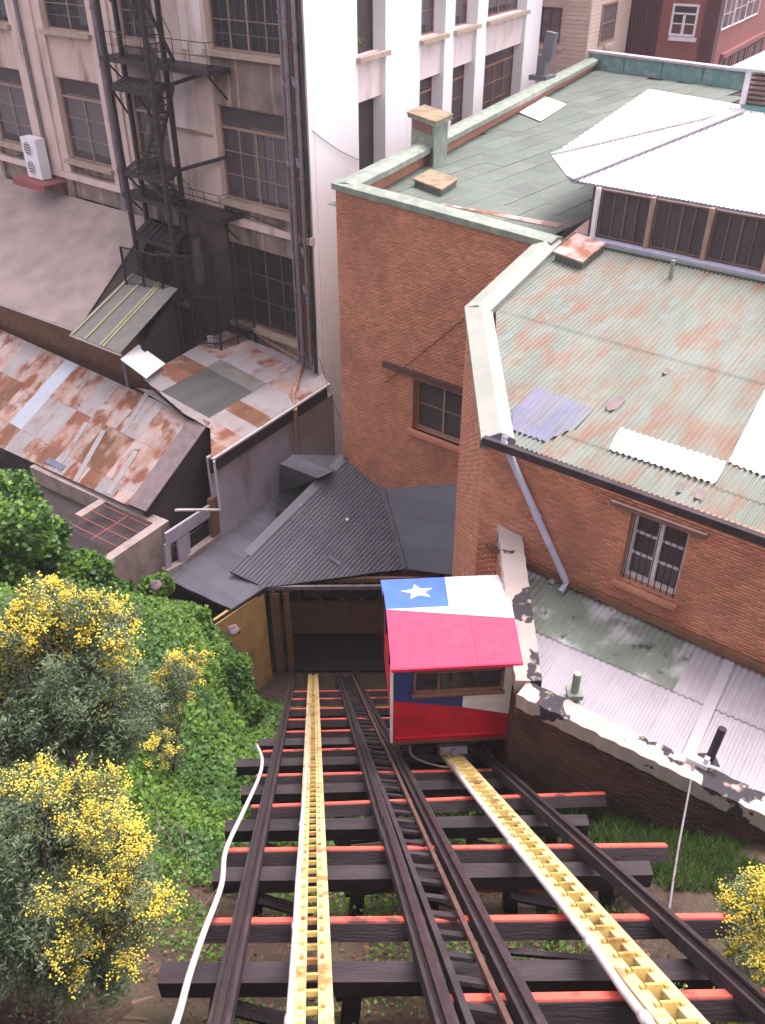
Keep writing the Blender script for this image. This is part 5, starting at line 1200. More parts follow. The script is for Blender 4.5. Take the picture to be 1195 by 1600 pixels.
rope_ladder(1066, 1598, 706, 1180, .4, 'yellow rope guide ladder leading up to the underside of the red cabin', .14, 1168, True)
# pipes
def pipe(pxs, r, off, label, name, mt='pipe_white', cat='pipe', joints=0):
    pts = [trackpt(x, y, off) for x, y in pxs]
    m = MB(); m.tube(pts, r, 8)
    for k in range(joints):
        i = 1+k*(len(pts)-2)//max(1, joints); a, b = pts[i], pts[min(i+1, len(pts)-1)]; d = unit(b-a); m.tube([a, a+d*.12], r*1.35, 8, 0)
    o = solo(name, m, mt, label, cat, smooth=True); return o
def bez(p, n=6):
    out = []; p = [np.array(q, float) for q in p]
    for i in range(len(p)-1):
        a, b, c, d = p[max(i-1, 0)], p[i], p[i+1], p[min(i+2, len(p)-1)]
        for k in range(n):
            t = k/n; out.append(.5*((2*b)+(-a+c)*t+(2*a-5*b+4*c-d)*t*t+(-a+3*b-3*c+d)*t**3))
    out.append(p[-1]); return out
pipe(bez([(236, 1700), (275, 1600), (296, 1525), (318, 1460), (346, 1385), (353, 1330), (380, 1270), (405, 1215), (410, 1185), (401, 1163)]), .035, .04, 'white hose snaking over the tie ends left of the track', 'white_hose', cat='hose')
pipe([(443, 1700), (452, 1600), (462, 1450), (466, 1375), (472, 1290), (480, 1190), (485, 1100)], .033, .03, 'straight white pipe along the left side of the long yellow ladder', 'white_pipe', joints=3)
pipe([(1120, 1720), (1012, 1598), (975, 1550), (925, 1477), (870, 1405), (800, 1318), (737, 1238), (705, 1196)], .045, .0, 'white pipe along the left side of the yellow ladder under the cabin', 'white_pipe', joints=3)
# ties with red tops
ties = [((150, 1712), (1500, 1700)), ((690, 1559), (1250, 1549)), ((320, 1438), (1235, 1429)), ((356, 1327), (1040, 1319)), ((393, 1259), (943, 1238)), ((401, 1211), (880, 1199)), ((411, 1173), (822, 1162)),
        ((440, 1143), (780, 1135)), ((448, 1124), (770, 1118)), ((452, 1107), (760, 1102)), ((456, 1092), (740, 1087)), ((458, 1080), (720, 1076))]
nl = ['lowest in the photo and out in front', 'cut short left, near the bottom right of the photo', 'longest one, crossing the whole incline', 'fourth up from the bottom edge', 'fifth up, just above the thick beam', 'sixth up, under the front of the cabin', 'seventh up, level with the cabin floor', 'eighth up beside the yellow ladder', 'ninth up beside the yellow ladder', 'tenth up beside the yellow ladder', 'eleventh up near the station mouth', 'last one before the station mouth']
for k, (a, b) in enumerate(ties):
    P, Q = trackpt(*a, -.16), trackpt(*b, -.16)
    t = thing('railway_tie', 'red topped timber tie, '+nl[k], 'tie', P, 'red topped ties')
    m = MB(); m.beam(P-NT*.12, Q-NT*.12, .2, .2, up=NT); m.build('timber', 'dark_wood', t)
    m = MB(); m.beam(P-NT*.012, Q-NT*.012, .145, .025, up=NT); m.build('red_board', 'red_paint', t)
# trestle bents: thick cap beam, posts, braces
caps = [((250, 1520), (1166, 1514)), ((333, 1366), (1017, 1356)), ((352, 1290), (918, 1281)), ((377, 1235), (836, 1222)), ((370, 1192), (800, 1182)), ((405, 1160), (790, 1152)), ((440, 1134), (770, 1128)), ((445, 1115), (760, 1110)), ((120, 1790), (1400, 1780))]
cl_ = ['thickest in view near the bottom of the photo', 'second up, between the two longest red ties', 'third up from the bottom', 'fourth up from the bottom', 'fifth up in front of the cabin', 'sixth up at the cabin wheels', 'seventh up beside the yellow ladder', 'last before the station mouth', 'just below the picture edge']
for k, (a, b) in enumerate(caps):
    P, Q = trackpt(*a, -.34), trackpt(*b, -.34)
    t = thing('trestle_bent', 'dark timber trestle beam on posts, '+cl_[k], 'trestle', P, 'trestle bents')
    m = MB(); m.beam(P-UP*.15, Q-UP*.15, .22, .3); m.build('cap_beam', 'dark_wood', t)
    n_ = 5; us_ = [.1, .33, .5, .68, .9]
    feet = []
    for u in us_:
        p = P+(Q-P)*u; lean = (u-.5)*.5; g_ = float(ground_z(p[0]+lean, p[1]))-.5; q = A(p[0]+lean, p[1], g_); feet.append((p, q))
        m = MB(); m.beam(p-UP*.34, q, .2, .2, up=A(0, 1, 0)); m.build('post', 'dark_wood', t)
    for i in (0, 2, 3):
        m = MB(); p, q = feet[i], feet[min(i+1, 4)]; m.beam(p[0]-UP*.4+A(0, -.13, 0), q[0]*.25+q[1]*.75+A(0, -.13, 0), .06, .16, up=A(0, 1, 0)); m.build('brace', 'dark_wood', t)
    if k < 6:
        nxt = trackpt((a[0]+b[0])/2, a[1]-60, -.9); m = MB(); p = P+(Q-P)*.3-UP*.5; q = P+(Q-P)*.62-UP*.95+A(0, .5, 0); m.beam(p, q, .1, .08); m.beam(P+(Q-P)*.55-UP*.85+A(0, .7, 0), P+(Q-P)*.8-UP*.4+A(0, .3, 0), .06, .06); m.build('sway_rod', 'dark_wood', t)
for (a, b, of, lab) in (((605, 1389), (1000, 1384), -.75, 'thin faded red bar below the second trestle beam'), ((735, 1356), (775, 1355), -.75, 'short faded red bar stub under the middle of the right track'), ((640, 1216), (705, 1214), -.6, 'small faded red bar just in front of the cabin')):
    P, Q = trackpt(*a, of), trackpt(*b, of); m = MB(); m.beam(P, Q, .1, .08); solo('cross_bar', m, 'red_paint', lab, 'bar')

# ------------------------------------------------------------------ the cabin
YF = trackpt(697, 1155, .42)[1]
zb = onY(697, 1155, YF)[2]; ze = (onY(615, 1038, YF)[2]+onY(806, 1033, YF)[2])/2
xl_, xr_c = onY(606, 1157, YF)[0], onY(790, 1152, YF)[0]
yb_ = YF+2.45; zr_ = ze+.36; ym = YF+1.2
car = thing('funicular_car', 'small funicular cabin painted red, white and blue with a star on its roof', 'funicular car', A((xl_+xr_c)/2, YF+1.2, zb))
Wc = xr_c-xl_
def fx(x, y): q = onY(x, y, YF); return A(q[0], YF, q[2])
# front face (uphill): panels round the window, painted in three colours
wx0, wx1 = fx(638, 1060)[0], fx(781, 1060)[0]; wz1, wz0 = fx(700, 1046)[2], fx(700, 1082)[2]
bl = [(610, 1090), (713, 1105), (793, 1121)]
zbl = lambda x: float(np.interp(x, [xl_, fx(713, 1105)[0], xr_c], [fx(610, 1091)[2], fx(713, 1105)[2], fx(793, 1121)[2]]))
xsplit = lambda z: float(np.interp(z, [fx(712, 1103)[2], fx(730, 1040)[2]], [fx(712, 1103)[0], fx(730, 1040)[0]]))
xs_ = [xl_, wx0, xsplit(wz0), xsplit(wz1), wx1, xr_c]
m = MB(); T = .06
def pan(poly, mi): m.prism([A(x, YF, z) for x, z in poly], A(0, T, 0), mi)
xa = xsplit(wz0-.12)
pan([(xl_, zb), (xr_c, zb), (xr_c, zbl(xr_c)), (xa, zbl(xa)), (xl_, zbl(xl_))], 0)
pan([(xl_, zbl(xl_)), (xa, zbl(xa)), (xa, wz0), (xl_, wz0)], 1)
pan([(xa, zbl(xa)), (xr_c, zbl(xr_c)), (xr_c, wz0), (xa, wz0)], 2)
pan([(xl_, wz0), (wx0, wz0), (wx0, wz1), (xl_, wz1)], 1); pan([(wx1, wz0), (xr_c, wz0), (xr_c, wz1), (wx1, wz1)], 2)
xt = xsplit(wz1)
pan([(xl_, wz1), (xt, wz1), (xt, ze), (xl_, ze)], 1); pan([(xt, wz1), (xr_c, wz1), (xr_c, ze), (xt, ze)], 2)
m.build('front_panel', ['car_red', 'car_blue', 'car_white'], car)
m = MB()
for (a, b, c, d) in ((wx0, wx1, wz1-.05, wz1), (wx0, wx1, wz0, wz0+.07), (wx0, wx0+.05, wz0, wz1), (wx1-.06, wx1, wz0, wz1)):
    m.box(A((a+b)/2, YF+.03, (c+d)/2), A((b-a)/2, 0, 0), A(0, .055, 0), UP*(d-c)/2)
xm_ = fx(678, 1060)[0]; m.box(A(xm_, YF+.03, (wz0+wz1)/2), A(.02, 0, 0), A(0, .03, 0), UP*(wz1-wz0)/2)
wf = m.build('window', 'brown_wood', car)
for a, b in ((wx0+.05, xm_-.02), (xm_+.02, wx1-.06)):
    m = MB(); m.box(A((a+b)/2, YF+.035, (wz0+wz1)/2), A((b-a)/2, 0, 0), A(0, .004, 0), UP*((wz1-wz0)/2-.05)); m.build('pane', 'glass', wf)
m = MB(); m.box(A((wx0+wx1)/2, YF-.03, wz0-.01), A((wx1-wx0)/2+.03, 0, 0), A(0, .05, 0), UP*.02); m.build('sill', 'brown_wood', wf)
# downhill face, sides, floor
m = MB()
m.box(A((xl_+xr_c)/2, yb_-T/2, (zb+wz0)/2), A(Wc/2, 0, 0), A(0, T/2, 0), UP*(wz0-zb)/2)
m.box(A((xl_+xr_c)/2, yb_-T/2, (ze+wz1)/2+.02), A(Wc/2, 0, 0), A(0, T/2, 0), UP*((ze-wz1)/2-.02))
for x in (xl_+.2, xr_c-.2, (xl_+xr_c)/2): m.box(A(x, yb_-T/2, (wz0+wz1)/2), A(.2 if x != (xl_+xr_c)/2 else .06, 0, 0), A(0, T/2, 0), UP*(wz1-wz0)/2)
m.build('back_panel', 'car_red', car)
for sx_, x in ((-1, xl_), (1, xr_c)):
    m = MB(); xi = x-sx_*T/2; y0, y1 = YF+T+.002, yb_-T-.002
    zm = zb+(ze-zb)*.5; zw1 = zb+(ze-zb)*.88
    def sd_p(ya, yb2, za, zb3, mi): m.box(A(xi, (ya+yb2)/2, (za+zb3)/2), A(T/2, 0, 0), A(0, (yb2-ya)/2, 0), UP*(zb3-za)/2, mi)
    sd_p(y0, y1, zb, zb+.62, 0); sd_p(y0, y0+.7, zb+.62, zm, 2); sd_p(y0+.7, y1, zb+.62, zm, 0); sd_p(y0, y0+.28, zm, zw1, 2); sd_p(y1-.3, y1, zm, zw1, 1); sd_p((y0+y1)/2-.08, (y0+y1)/2+.08, zm, zw1, 1); sd_p(y0, y1, zw1, ze, 1)
    m.prism([A(xi-T/2, y0, ze), A(xi-T/2, y1, ze), A(xi-T/2, ym, zr_-.03)], A(T, 0, 0), 0)
    s_ = m.build('side_panel', ['car_red', 'car_blue', 'car_white'], car)
    for ya, yb2 in ((y0+.28, (y0+y1)/2-.08), ((y0+y1)/2+.08, y1-.3)):
        m = MB(); m.box(A(xi, (ya+yb2)/2, (zm+zw1)/2), A(.004, 0, 0), A(0, (yb2-ya)/2, 0), UP*(zw1-zm)/2); m.build('pane', 'glass', s_)
    m = MB(); m.box(A(x+sx_*.025, YF+.04, (zb+ze)/2), A(.025, 0, 0), A(0, .06, 0), UP*(ze-zb)/2); m.build('corner_trim', 'car_white' if sx_ < 0 else 'car_white', s_)
m = MB(); m.box(A((xl_+xr_c)/2, (YF+yb_)/2, zb-.05), A(Wc/2-.01, 0, 0), A(0, (yb_-YF)/2-.01, 0), UP*.05); m.build('floor', 'car_interior', car)
m = MB(); m.box(A((xl_+xr_c)/2, YF-.012, zb+.12), A(Wc/2-.05, 0, 0), A(0, .012, 0), UP*.02); m.build('kick_strip', 'car_red', car)
m = MB(); m.box(A(xr_c-.35, (YF+yb_)/2, zb+.45), A(.25, 0, 0), A(0, .95, 0), UP*.04); m.box(A(xr_c-.12, (YF+yb_)/2, zb+.75), A(.04, 0, 0), A(0, .95, 0), UP*.25)
m.box(A(xl_+.5, yb_-.4, zb+.45), A(.4, 0, 0), A(0, .25, 0), UP*.04); m.build('bench', 'car_interior', car)
m = MB(); m.box(A(xl_+.55, yb_-.75, zb+.95), A(.2, 0, 0), A(0, .03, 0), UP*.42); m.box(A(xl_+1.1, yb_-.6, zb+.9), A(.28, 0, 0), A(0, .03, 0), UP*.5); m.build('inner_panel', 'curtain', car)
# roof: near slope red, far slope blue with star and white
ov = .1
def roofpt(x, y):
    z = ze+.02+(zr_-ze)*(1-abs((y-ym)/((ym-YF+.1) if y < ym else (yb_-ym+.12))))
    return A(x, y, z)
yN, yK = YF-.1, yb_+.12; xL, xR = xl_-.05, xr_c+.06
m = MB()
def rp(pts, mi): m.prism([roofpt(x, y) for x, y in pts], -UP*.06, mi)
xs_r = xL+(xR-xL)*.5
yw = ym-.33
rp([(xL, yN), (xR, yN), (xR, yw), (xL, ym)], 0)
rp([(xL, ym), (xR, yw), (xR, ym)], 2)
rp([(xL, ym), (xs_r, ym), (xs_r+.1, yK), (xL, yK)], 1)
rp([(xs_r, ym), (xR, ym), (xR, yK), (xs_r+.1, yK)], 2)
rf = m.build('roof', ['car_roof_red', 'car_roof_blue', 'car_white'], car)
sc = A(xL+(xs_r-xL)*.56, (ym+yK)/2+.02, 0); pts = []
for k in range(10):
    r = .36 if k % 2 == 0 else .15; t = math.pi/2+k*math.pi/5+.1
    pts.append(roofpt(sc[0]+r*math.cos(t), sc[1]+r*math.sin(t))+UP*.004)
cen = roofpt(sc[0], sc[1])+UP*.004
m = MB(); m.add([cen]+pts+[q+UP*.006 for q in [cen]+pts], [(11, 12+k, 12+(k+1) % 10) for k in range(10)]); m.build('star', 'car_white', rf)['label'] = 'white five pointed star'
for f_x in (.33, .66):
    xx = xL+(xR-xL)*f_x; m = MB(); m.beam(roofpt(xx, yN)+UP*.004, roofpt(xx, ym-.45)+UP*.004, .03, .012); m.build('roof_seam', 'car_roof_red', rf)
for f_x in (.2, .8):
    xx = xL+(xR-xL)*f_x; m = MB(); m.beam(A(xx, YF-.004, zb+.03), A(xx, YF-.004, zb+.55), .02, .012, up=A(0, 1, 0)); m.build('panel_seam', 'car_red', car)
m = MB(); m.beam(roofpt(xL, yN)-UP*.04-A(0, .012, 0), roofpt(xR, yN)-UP*.04-A(0, .012, 0), .03, .07); m.build('eaves_trim', 'car_roof_red', rf)
m = MB(); m.tube([A(xr_c+.07, YF+.5, ze+.0), A(xr_c+.09, YF+.1, ze-.05), A(xr_c+.12, YF-.05, ze-.1)], .02, 6); m.build('cable_tail', 'black_iron', car)
# undercarriage
def trz(x, y): return float(ztrack(x, y))
m = MB()
for x in (xl_+.3, xr_c-.3):
    y0, y1 = YF+.25, yb_-.1
    za, zb2 = trz(x, y0)+.12, trz(x, y1)+.16
    m.beam(A(x, y0, za), A(x, y1, zb2), .12, .16); m.beam(A(x, y1-.1, zb2), A(x, y1-.1, zb-.08), .12, .14, up=A(1, 0, 0)); m.beam(A(x, (y0+y1)/2, (za+zb2)/2), A(x, (y0+y1)/2, zb-.08), .1, .12, up=A(1, 0, 0)); m.beam(A(x, y0+.05, za), A(x, y0+.05, zb-.06), .1, .12, up=A(1, 0, 0))
    m.beam(A(x, y0, za+.1), A(x, y1, zb-.3), .06, .06)
for y in (YF+.3, yb_-.2): z_ = trz((xl_+xr_c)/2, y)+.16; m.beam(A(xl_+.3, y, z_), A(xr_c-.3, y, z_), .1, .12)
m.beam(A(xl_+.1, YF+.12, zb-.14), A(xr_c-.1, YF+.12, zb-.14), .1, .1)
m.build('undercarriage', 'dark_steel', car)
for x in (xl_+.27, xr_c-.22):
    for y in (YF+.4, yb_-.3):
        c = A(x, y, trz(x, y)+.27); m = MB(); m.tube([c-A(.05, 0, 0), c+A(.05, 0, 0)], .22, 18); m.tube([c+A(.05, 0, 0), c+A(.08, 0, 0)], .25, 18); w_ = m.build('wheel', 'dark_steel', car)
        m = MB(); m.tube([c-A(.09, 0, 0), c+A(.1, 0, 0)], .06, 10); m.build('hub', 'rail_steel', w_)
car.rotation_euler = (0, 0, R(4))

m = MB(); q = trackpt(703, 1178, .1); m.tube([q, q+DT*.5+NT*.12], .09, 10); m.box(q+NT*.05+DT*.25, A(.28, 0, 0), DT*.18, NT*.08); m.build('rope_coupling', 'pipe_grey', car)
m = MB(); q = [trackpt(640, 1164, .25), trackpt(641, 1178, .1), trackpt(655, 1188, -.05), trackpt(680, 1196, -.08), trackpt(705, 1200, -.1)]; m.tube(bez(q, 4), .022, 6); solo('loose_cable', m, 'pipe_grey', 'grey cable drooping from under the red cabin to the rope guide', 'cable', smooth=True)
# ------------------------------------------------------------------ plants
def leaf_cloud(name, C, size, mats, parent=None, up=.5, wid=.5, mi=None, fold=.25, droop=0.0):
    n = len(C); size = np.broadcast_to(size, (n,))[:, None]
    d = rng.normal(0, 1, (n, 3)); d[:, 2] = d[:, 2]*.6-droop; d /= np.linalg.norm(d, axis=1)[:, None]
    nrm = rng.normal(0, 1, (n, 3))*(1-up)+np.array([0, 0, 1])*up*1.6
    s = np.cross(d, nrm); s /= np.linalg.norm(s, axis=1)[:, None]+1e-9
    nn = np.cross(s, d)
    V = np.stack([C, C+d*size*.5+s*size*wid*.5+nn*size*fold*.3, C+d*size, C+d*size*.5-s*size*wid*.5+nn*size*fold*.3], 1).reshape(-1, 3)
    F = np.arange(4*n).reshape(n, 4)
    return np_mesh(name, V, F, mats, parent, mi=np.repeat(mi, 1) if mi is not None else None)
def noise2(X, Y, f=1.0): return np.sin(X*2.1*f+Y*1.3*f)+np.sin(X*-1.1*f+Y*2.7*f+1.7)+.7*np.sin(X*4.3*f+.5)*np.sin(Y*3.9*f)
# leafy ground cover on the bank left of the track
N = 150000
Y = 4.0+20*rng.random(N)**.9; X = (-1.2-.1*Y) - (9.5)*rng.random(N)**1.3
keep = (rng.random(N) < np.clip((Y-5.0)/2.4, .0, 1)) & ((noise2(X, Y) > -1.0) | (Y > 7.6)) & (Y < 23.6)
X, Y = X[keep], Y[keep]; Z = ground_z(X, Y)
ok = Z > .2; X, Y, Z = X[ok], Y[ok], Z[ok]
h_ = np.abs(rng.normal(0, .12, len(X)))*(1+.7*(noise2(X, Y, .8) > .6))
C = np.stack([X, Y, Z+.03+h_], 1)
o = leaf_cloud('ground_cover', C, rng.uniform(.06, .15, len(C))*np.clip(Y/13, .45, 1.1), ['leaf_bright', 'leaf_ivy'], up=.62, wid=.85, mi=(noise2(X, Y, .6)+rng.normal(0, .5, len(X)) < -.1).astype(int))
tag(o, 'green leafy weeds covering the bank left of the track', 'weeds', kind='stuff')
# clover and grass under the trestle and right of it
N = 52000
Y = 4.5+20*rng.random(N)**.8; X = (-1.4-.1*Y)+(5.0)*rng.random(N)
keep = (noise2(X, Y, .9) > -.35) & (Y < 22.3)
X, Y = X[keep], Y[keep]; C = np.stack([X, Y, ground_z(X, Y)+np.abs(rng.normal(0, .12, len(X)))], 1)
o = leaf_cloud('clover', C, rng.uniform(.06, .15, len(C))*np.clip(Y/13, .4, 1.1), ['leaf_bright'], up=.6, wid=.85); tag(o, 'patches of bright weeds growing under the trestle between the ties', 'weeds', kind='stuff')
N = 60000
Y = 4.0+9*rng.random(N); X = 1.9+.05*Y+5.5*rng.random(N)**1.1
g_ = ground_z(X, Y); keep = (noise2(X, Y, .7)+.5*noise2(X, Y, 2.1) > -.5)
wal = np.array([(np.array([x, y, 0])-q_a*[1, 1, 0]) @ nP for x, y in zip(X, Y)]) > .02
keep &= wal; X, Y, g_ = X[keep], Y[keep], g_[keep]; n = len(X)
L = rng.uniform(.08, .3, n)[:, None]; d = np.stack([rng.normal(0, .35, n), rng.normal(0, .35, n), np.ones(n)], 1); d /= np.linalg.norm(d, axis=1)[:, None]
a_ = rng.random(n)*6.28; s = np.stack([np.cos(a_), np.sin(a_), 0*a_], 1)*.012; C = np.stack([X, Y, g_-.02], 1)
bend = np.stack([np.cos(a_*3), np.sin(a_*3), -.3+0*a_], 1)*L*.25
V = np.stack([C-s, C+s, C+d*L+bend+s*.2, C+d*L*.98+bend-s*.2], 1).reshape(-1, 3)
o = np_mesh('grass', V, np.arange(4*n).reshape(n, 4), 'leaf_grass'); tag(o, 'long green grass on the ground between the right rail and the wall', 'grass', kind='stuff')
N = 9000
Y = 3.8+18*rng.random(N)**1.5; X = -7.5+11*rng.random(N); C = np.stack([X, Y, ground_z(X, Y)+.02+np.abs(rng.normal(0, .02, N))], 1)
o = leaf_cloud('leaf_litter', C, rng.uniform(.03, .1, N), 'leaf_dead', up=.8, wid=.55); tag(o, 'brown leaf litter on the soil under the trestle and the blossom', 'litter', kind='stuff')
# dry twigs on bare soil at the lower left
m = MB()
for k in range(90):
    x = random.uniform(-5.5, -1.7); y = random.uniform(4.2, 8.5); z = float(ground_z(x, y)); t = random.random()*6.28; l_ = random.uniform(.25, .9)
    m.tube([A(x, y, z+.03), A(x+l_*.5*math.cos(t), y+l_*.5*math.sin(t), z+.12+random.random()*.15), A(x+l_*math.cos(t+.3), y+l_*math.sin(t+.3), z+.08+random.random()*.3)], [.012, .009, .004], 4)
tag(m.build('dry_twigs', 'twig'), 'dry brown twigs scattered on the bare soil below the yellow blossom', 'twigs', kind='stuff')
for (x, y, x2, y2, lab) in ((180, 1592, 240, 1558, 'dead grey branch lying on the soil at the bottom left'), (228, 1322, 275, 1327, 'thin pale twig sticking out of the lower yellow blossom')):
    p, q = trackpt(x, y, -.5), trackpt(x2, y2, -.35); m = MB(); m.tube([p, (p+q)/2+UP*.08, q], [.05, .04, .015] if y > 1500 else [.014, .01, .006], 6); solo('dead_branch', m, 'twig', lab, 'branch')
# stones on the bank
for (x, y, r, lab) in ((300, 962, .2, 'purplish stone lying in the greenery above the yellow wall'), (366, 985, .2, 'brown stone at the top of the yellow side wall'), (245, 915, .2, 'small brown stone in the ivy below the concrete pit')):
    best = None
    for d in np.linspace(12, 32, 400):
        q = onax(x, y, d)
        if q[2] < float(ground_z(q[0], q[1]))+.04: best = q; break
    if best is None: best = onax(x, y, 24)
    m = MB(); vv = []; n1_, n2_ = 9, 6
    for i in range(n2_+1):
        for j in range(n1_):
            a, b = math.pi*i/n2_, 2*math.pi*j/n1_; rr = r*(1+.18*math.sin(3*a+2*b)+.12*math.sin(5*b+a))
            vv.append(best+A(rr*math.sin(a)*math.cos(b), rr*math.sin(a)*math.sin(b), .6*rr*math.cos(a)))
    m.add(vv, [(i*n1_+j, i*n1_+(j+1) % n1_, (i+1)*n1_+(j+1) % n1_, (i+1)*n1_+j)[::-1] for i in range(n2_) for j in range(n1_)])
    solo('stone', m, 'stone', lab, 'stone', smooth=True)
# ivy bushes
def bush(x, y, Yd, r, lab, mats=('leaf_ivy', 'leaf_bright'), n=5200, sq=.85, size=(.1, .2)):
    c = onY(x, y, Yd); gz = float(ground_z(c[0], c[1]))
    t = thing('ivy_bush', lab, 'bush', A(c[0], c[1], min(gz, c[2])))
    blobs = [(c+A(*(rng.normal(0, .42, 3)*[1, 1, .7]))*1.0*r*0+rng.normal(0, .45, 3)*r*np.array([1, 1, .6]), r*rng.uniform(.4, .7)) for _ in range(9)]+[(c, r*.75)]
    P = []
    for (b, br) in blobs:
        k = int(n*(br/r)**2/3); d = rng.normal(0, 1, (k, 3)); d /= np.linalg.norm(d, axis=1)[:, None]
        rad = br*(1-.45*rng.random(k)**2.2)*(1+.12*np.sin(d[:, 0]*5+d[:, 2]*7)); P.append(b+d*rad[:, None]*np.array([1, 1, sq]))
    P = np.concatenate(P); P = P[P[:, 2] > ground_z(P[:, 0], P[:, 1])-.2]
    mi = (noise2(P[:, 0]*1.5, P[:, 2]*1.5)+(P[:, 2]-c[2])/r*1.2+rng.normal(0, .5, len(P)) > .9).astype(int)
    leaf_cloud('foliage', P, rng.uniform(*size, len(P)), list(mats), t, up=.45, wid=.9, mi=mi)['kind'] = 'stuff'
    m = MB()
    for k in range(7):
        q = blobs[k][0]; b0 = A(c[0]+random.uniform(-.15, .15), c[1]+random.uniform(-.15, .15), min(gz, c[2]-.2)-.1); m.tube([b0, (b0+q)/2+rng.normal(0, .08, 3), q], [.05, .035, .012], 5)
    m.build('stem', 'bark', t)
bush(8, 790, 21.5, 1.2, 'biggest ivy bush at the left edge below the rusty roof', n=9000)
bush(-20, 850, 19.0, 1.3, 'ivy mound cut by the left edge above the yellow blossom', n=6000)
bush(50, 850, 20.2, .85, 'dark ivy bush below the biggest one at the left', n=6000)
bush(122, 893, 20.6, .85, 'round ivy bush with bright top in front of the concrete pit', n=6500)
bush(185, 945, 21.0, .6, 'low ivy bush between the round one and the grassy rim', n=4500)
bush(245, 915, 22.2, .45, 'small ivy tuft under the corner of the concrete pit', n=3500)
bush(330, 1072, 18.0, .78, 'leafy bush beside the small yellow sprig above the rail', n=6000)
bush(352, 1040, 20.6, .6, 'dark shrub at the foot of the ochre wall', n=4500)
bush(300, 985, 19.8, .6, 'low green bush in the middle of the bank under the purplish stone', n=4000)
bush(240, 985, 18.6, .6, 'leafy bush on the bank behind the yellow blossom', n=4000)
bush(385, 1110, 18.8, .45, 'small weedy bush at the edge of the track', mats=('leaf_bright', 'leaf_ivy'), n=3000)
bush(150, 1010, 17.0, .9, 'broad ivy bush hidden behind the upper yellow blossom', n=5000)

# mimosa: trunk, limbs, feathery foliage, blossom clumps
def mimosa(lab, base, fork, clumps, fol, depth, n_leaf, n_ball, ball=.022, trunk=.09, lsize=(.07, .15)):
    t = thing('mimosa_tree', lab, 'tree', base)
    m = MB(); m.tube([base-UP*.3, base*.55+fork*.45+A(.06, .03, 0), fork], [trunk*1.25, trunk, trunk*.75], 9); m.build('trunk', 'bark', t, smooth=True)
    cs = [(onax(x, y, depth+random.uniform(-.7, .7)), r/FPX*depth) for x, y, r in clumps]
    fs = [(onax(x, y, depth+random.uniform(-.5, .9)), r/FPX*depth) for x, y, r in fol]
    for k, (c, r) in enumerate(cs+fs):
        if k % 2 and k < len(cs): continue
        m = MB(); mid = fork*.5+c*.5+rng.normal(0, .1, 3)-UP*.08
        m.tube([fork, fork*.75+mid*.25+rng.normal(0, .03, 3), mid, c], [trunk*.45, trunk*.35, trunk*.22, .006], 5); m.build('branch', 'bark', t, smooth=True)
    P = []; tot = sum(r**2 for _, r in cs+fs)
    for (c, r) in cs+fs:
        k = int(n_leaf*r**2/tot); nsp = max(2, k//45)
        for s_ in range(nsp):                                  # sprays: leaves strung along short shoots
            d = unit(rng.normal(0, 1, 3)+A(0, -.3, .25)); st_ = c+rng.normal(0, .5, 3)*r; l_ = rng.uniform(.5, 1.1)*max(r, .18)
            tt = rng.random(45)[:, None]; P.append(st_+d*l_*tt+rng.normal(0, .045, (45, 3)))
    P = np.concatenate(P)
    leaf_cloud('foliage', P, rng.uniform(*lsize, len(P)), 'leaf_mimosa', t, up=.3, wid=.24)['kind'] = 'stuff'
    # blossom: little round puffs strung in clusters
    Q = []; tot = sum(r**1.6 for _, r in cs)
    for (c, r) in cs:
        k = int(n_ball*r**1.6/tot); ns = max(3, k//26)
        for s_ in range(ns):
            d = unit(rng.normal(0, 1, 3)+A(0, 0, .4)); st_ = c+rng.normal(0, .62, 3)*r*np.array([1, 1, .9]); l_ = rng.uniform(.08, .24)
            tt = rng.random(26)[:, None]; Q.append(st_+d*l_*tt+rng.normal(0, .034, (26, 3)))
    Q = np.concatenate(Q); n = len(Q); rr = rng.uniform(.7, 1.3, n)[:, None, None]*ball
    oct_ = np.array([[1, 0, 0], [-1, 0, 0], [0, 1, 0], [0, -1, 0], [0, 0, 1], [0, 0, -1]], float)
    V = (Q[:, None, :]+oct_[None]*rr).reshape(-1, 3)
    f = np.array([[0, 2, 4], [2, 1, 4], [1, 3, 4], [3, 0, 4], [2, 0, 5], [1, 2, 5], [3, 1, 5], [0, 3, 5]])
    F = (np.arange(n)[:, None, None]*6+f[None]).reshape(-1, 3)
    np_mesh('blossom', V, F, 'blossom', t, smooth=True)['kind'] = 'stuff'
def gpx(x, y):
    for d in np.linspace(5, 34, 1200):
        q = onax(x, y, d)
        if q[2] < float(ground_z(q[0], q[1])): return q, d
    return q, d
def gp(x, y, d): q = onax(x, y, d); return A(q[0], q[1], float(ground_z(q[0], q[1])))
up_cl = [(90, 920, 16), (68, 938, 18), (45, 955, 22), (85, 955, 20), (100, 985, 20), (65, 985, 22), (25, 985, 24), (10, 1015, 26), (35, 1035, 24), (5, 1060, 26), (145, 950, 18), (165, 962, 18), (188, 968, 16), (135, 978, 15), (140, 1002, 18), (182, 1000, 16), (172, 1040, 12), (190, 1055, 10), (175, 1095, 12), (176, 1120, 10), (120, 1030, 12), (62, 1012, 14), (82, 1070, 12), (40, 1080, 14), (205, 1072, 8), (105, 950, 14), (20, 1040, 22), (-20, 1000, 30), (-30, 1060, 30)]
up_fo = [(60, 1100, 60), (120, 1080, 55), (20, 1120, 50), (150, 1120, 45), (100, 1150, 45), (40, 1160, 45), (185, 1085, 35), (130, 1030, 45), (70, 1040, 45), (150, 985, 35), (90, 970, 35), (215, 1110, 30), (-30, 1100, 70), (170, 1170, 28), (205, 1140, 28)]
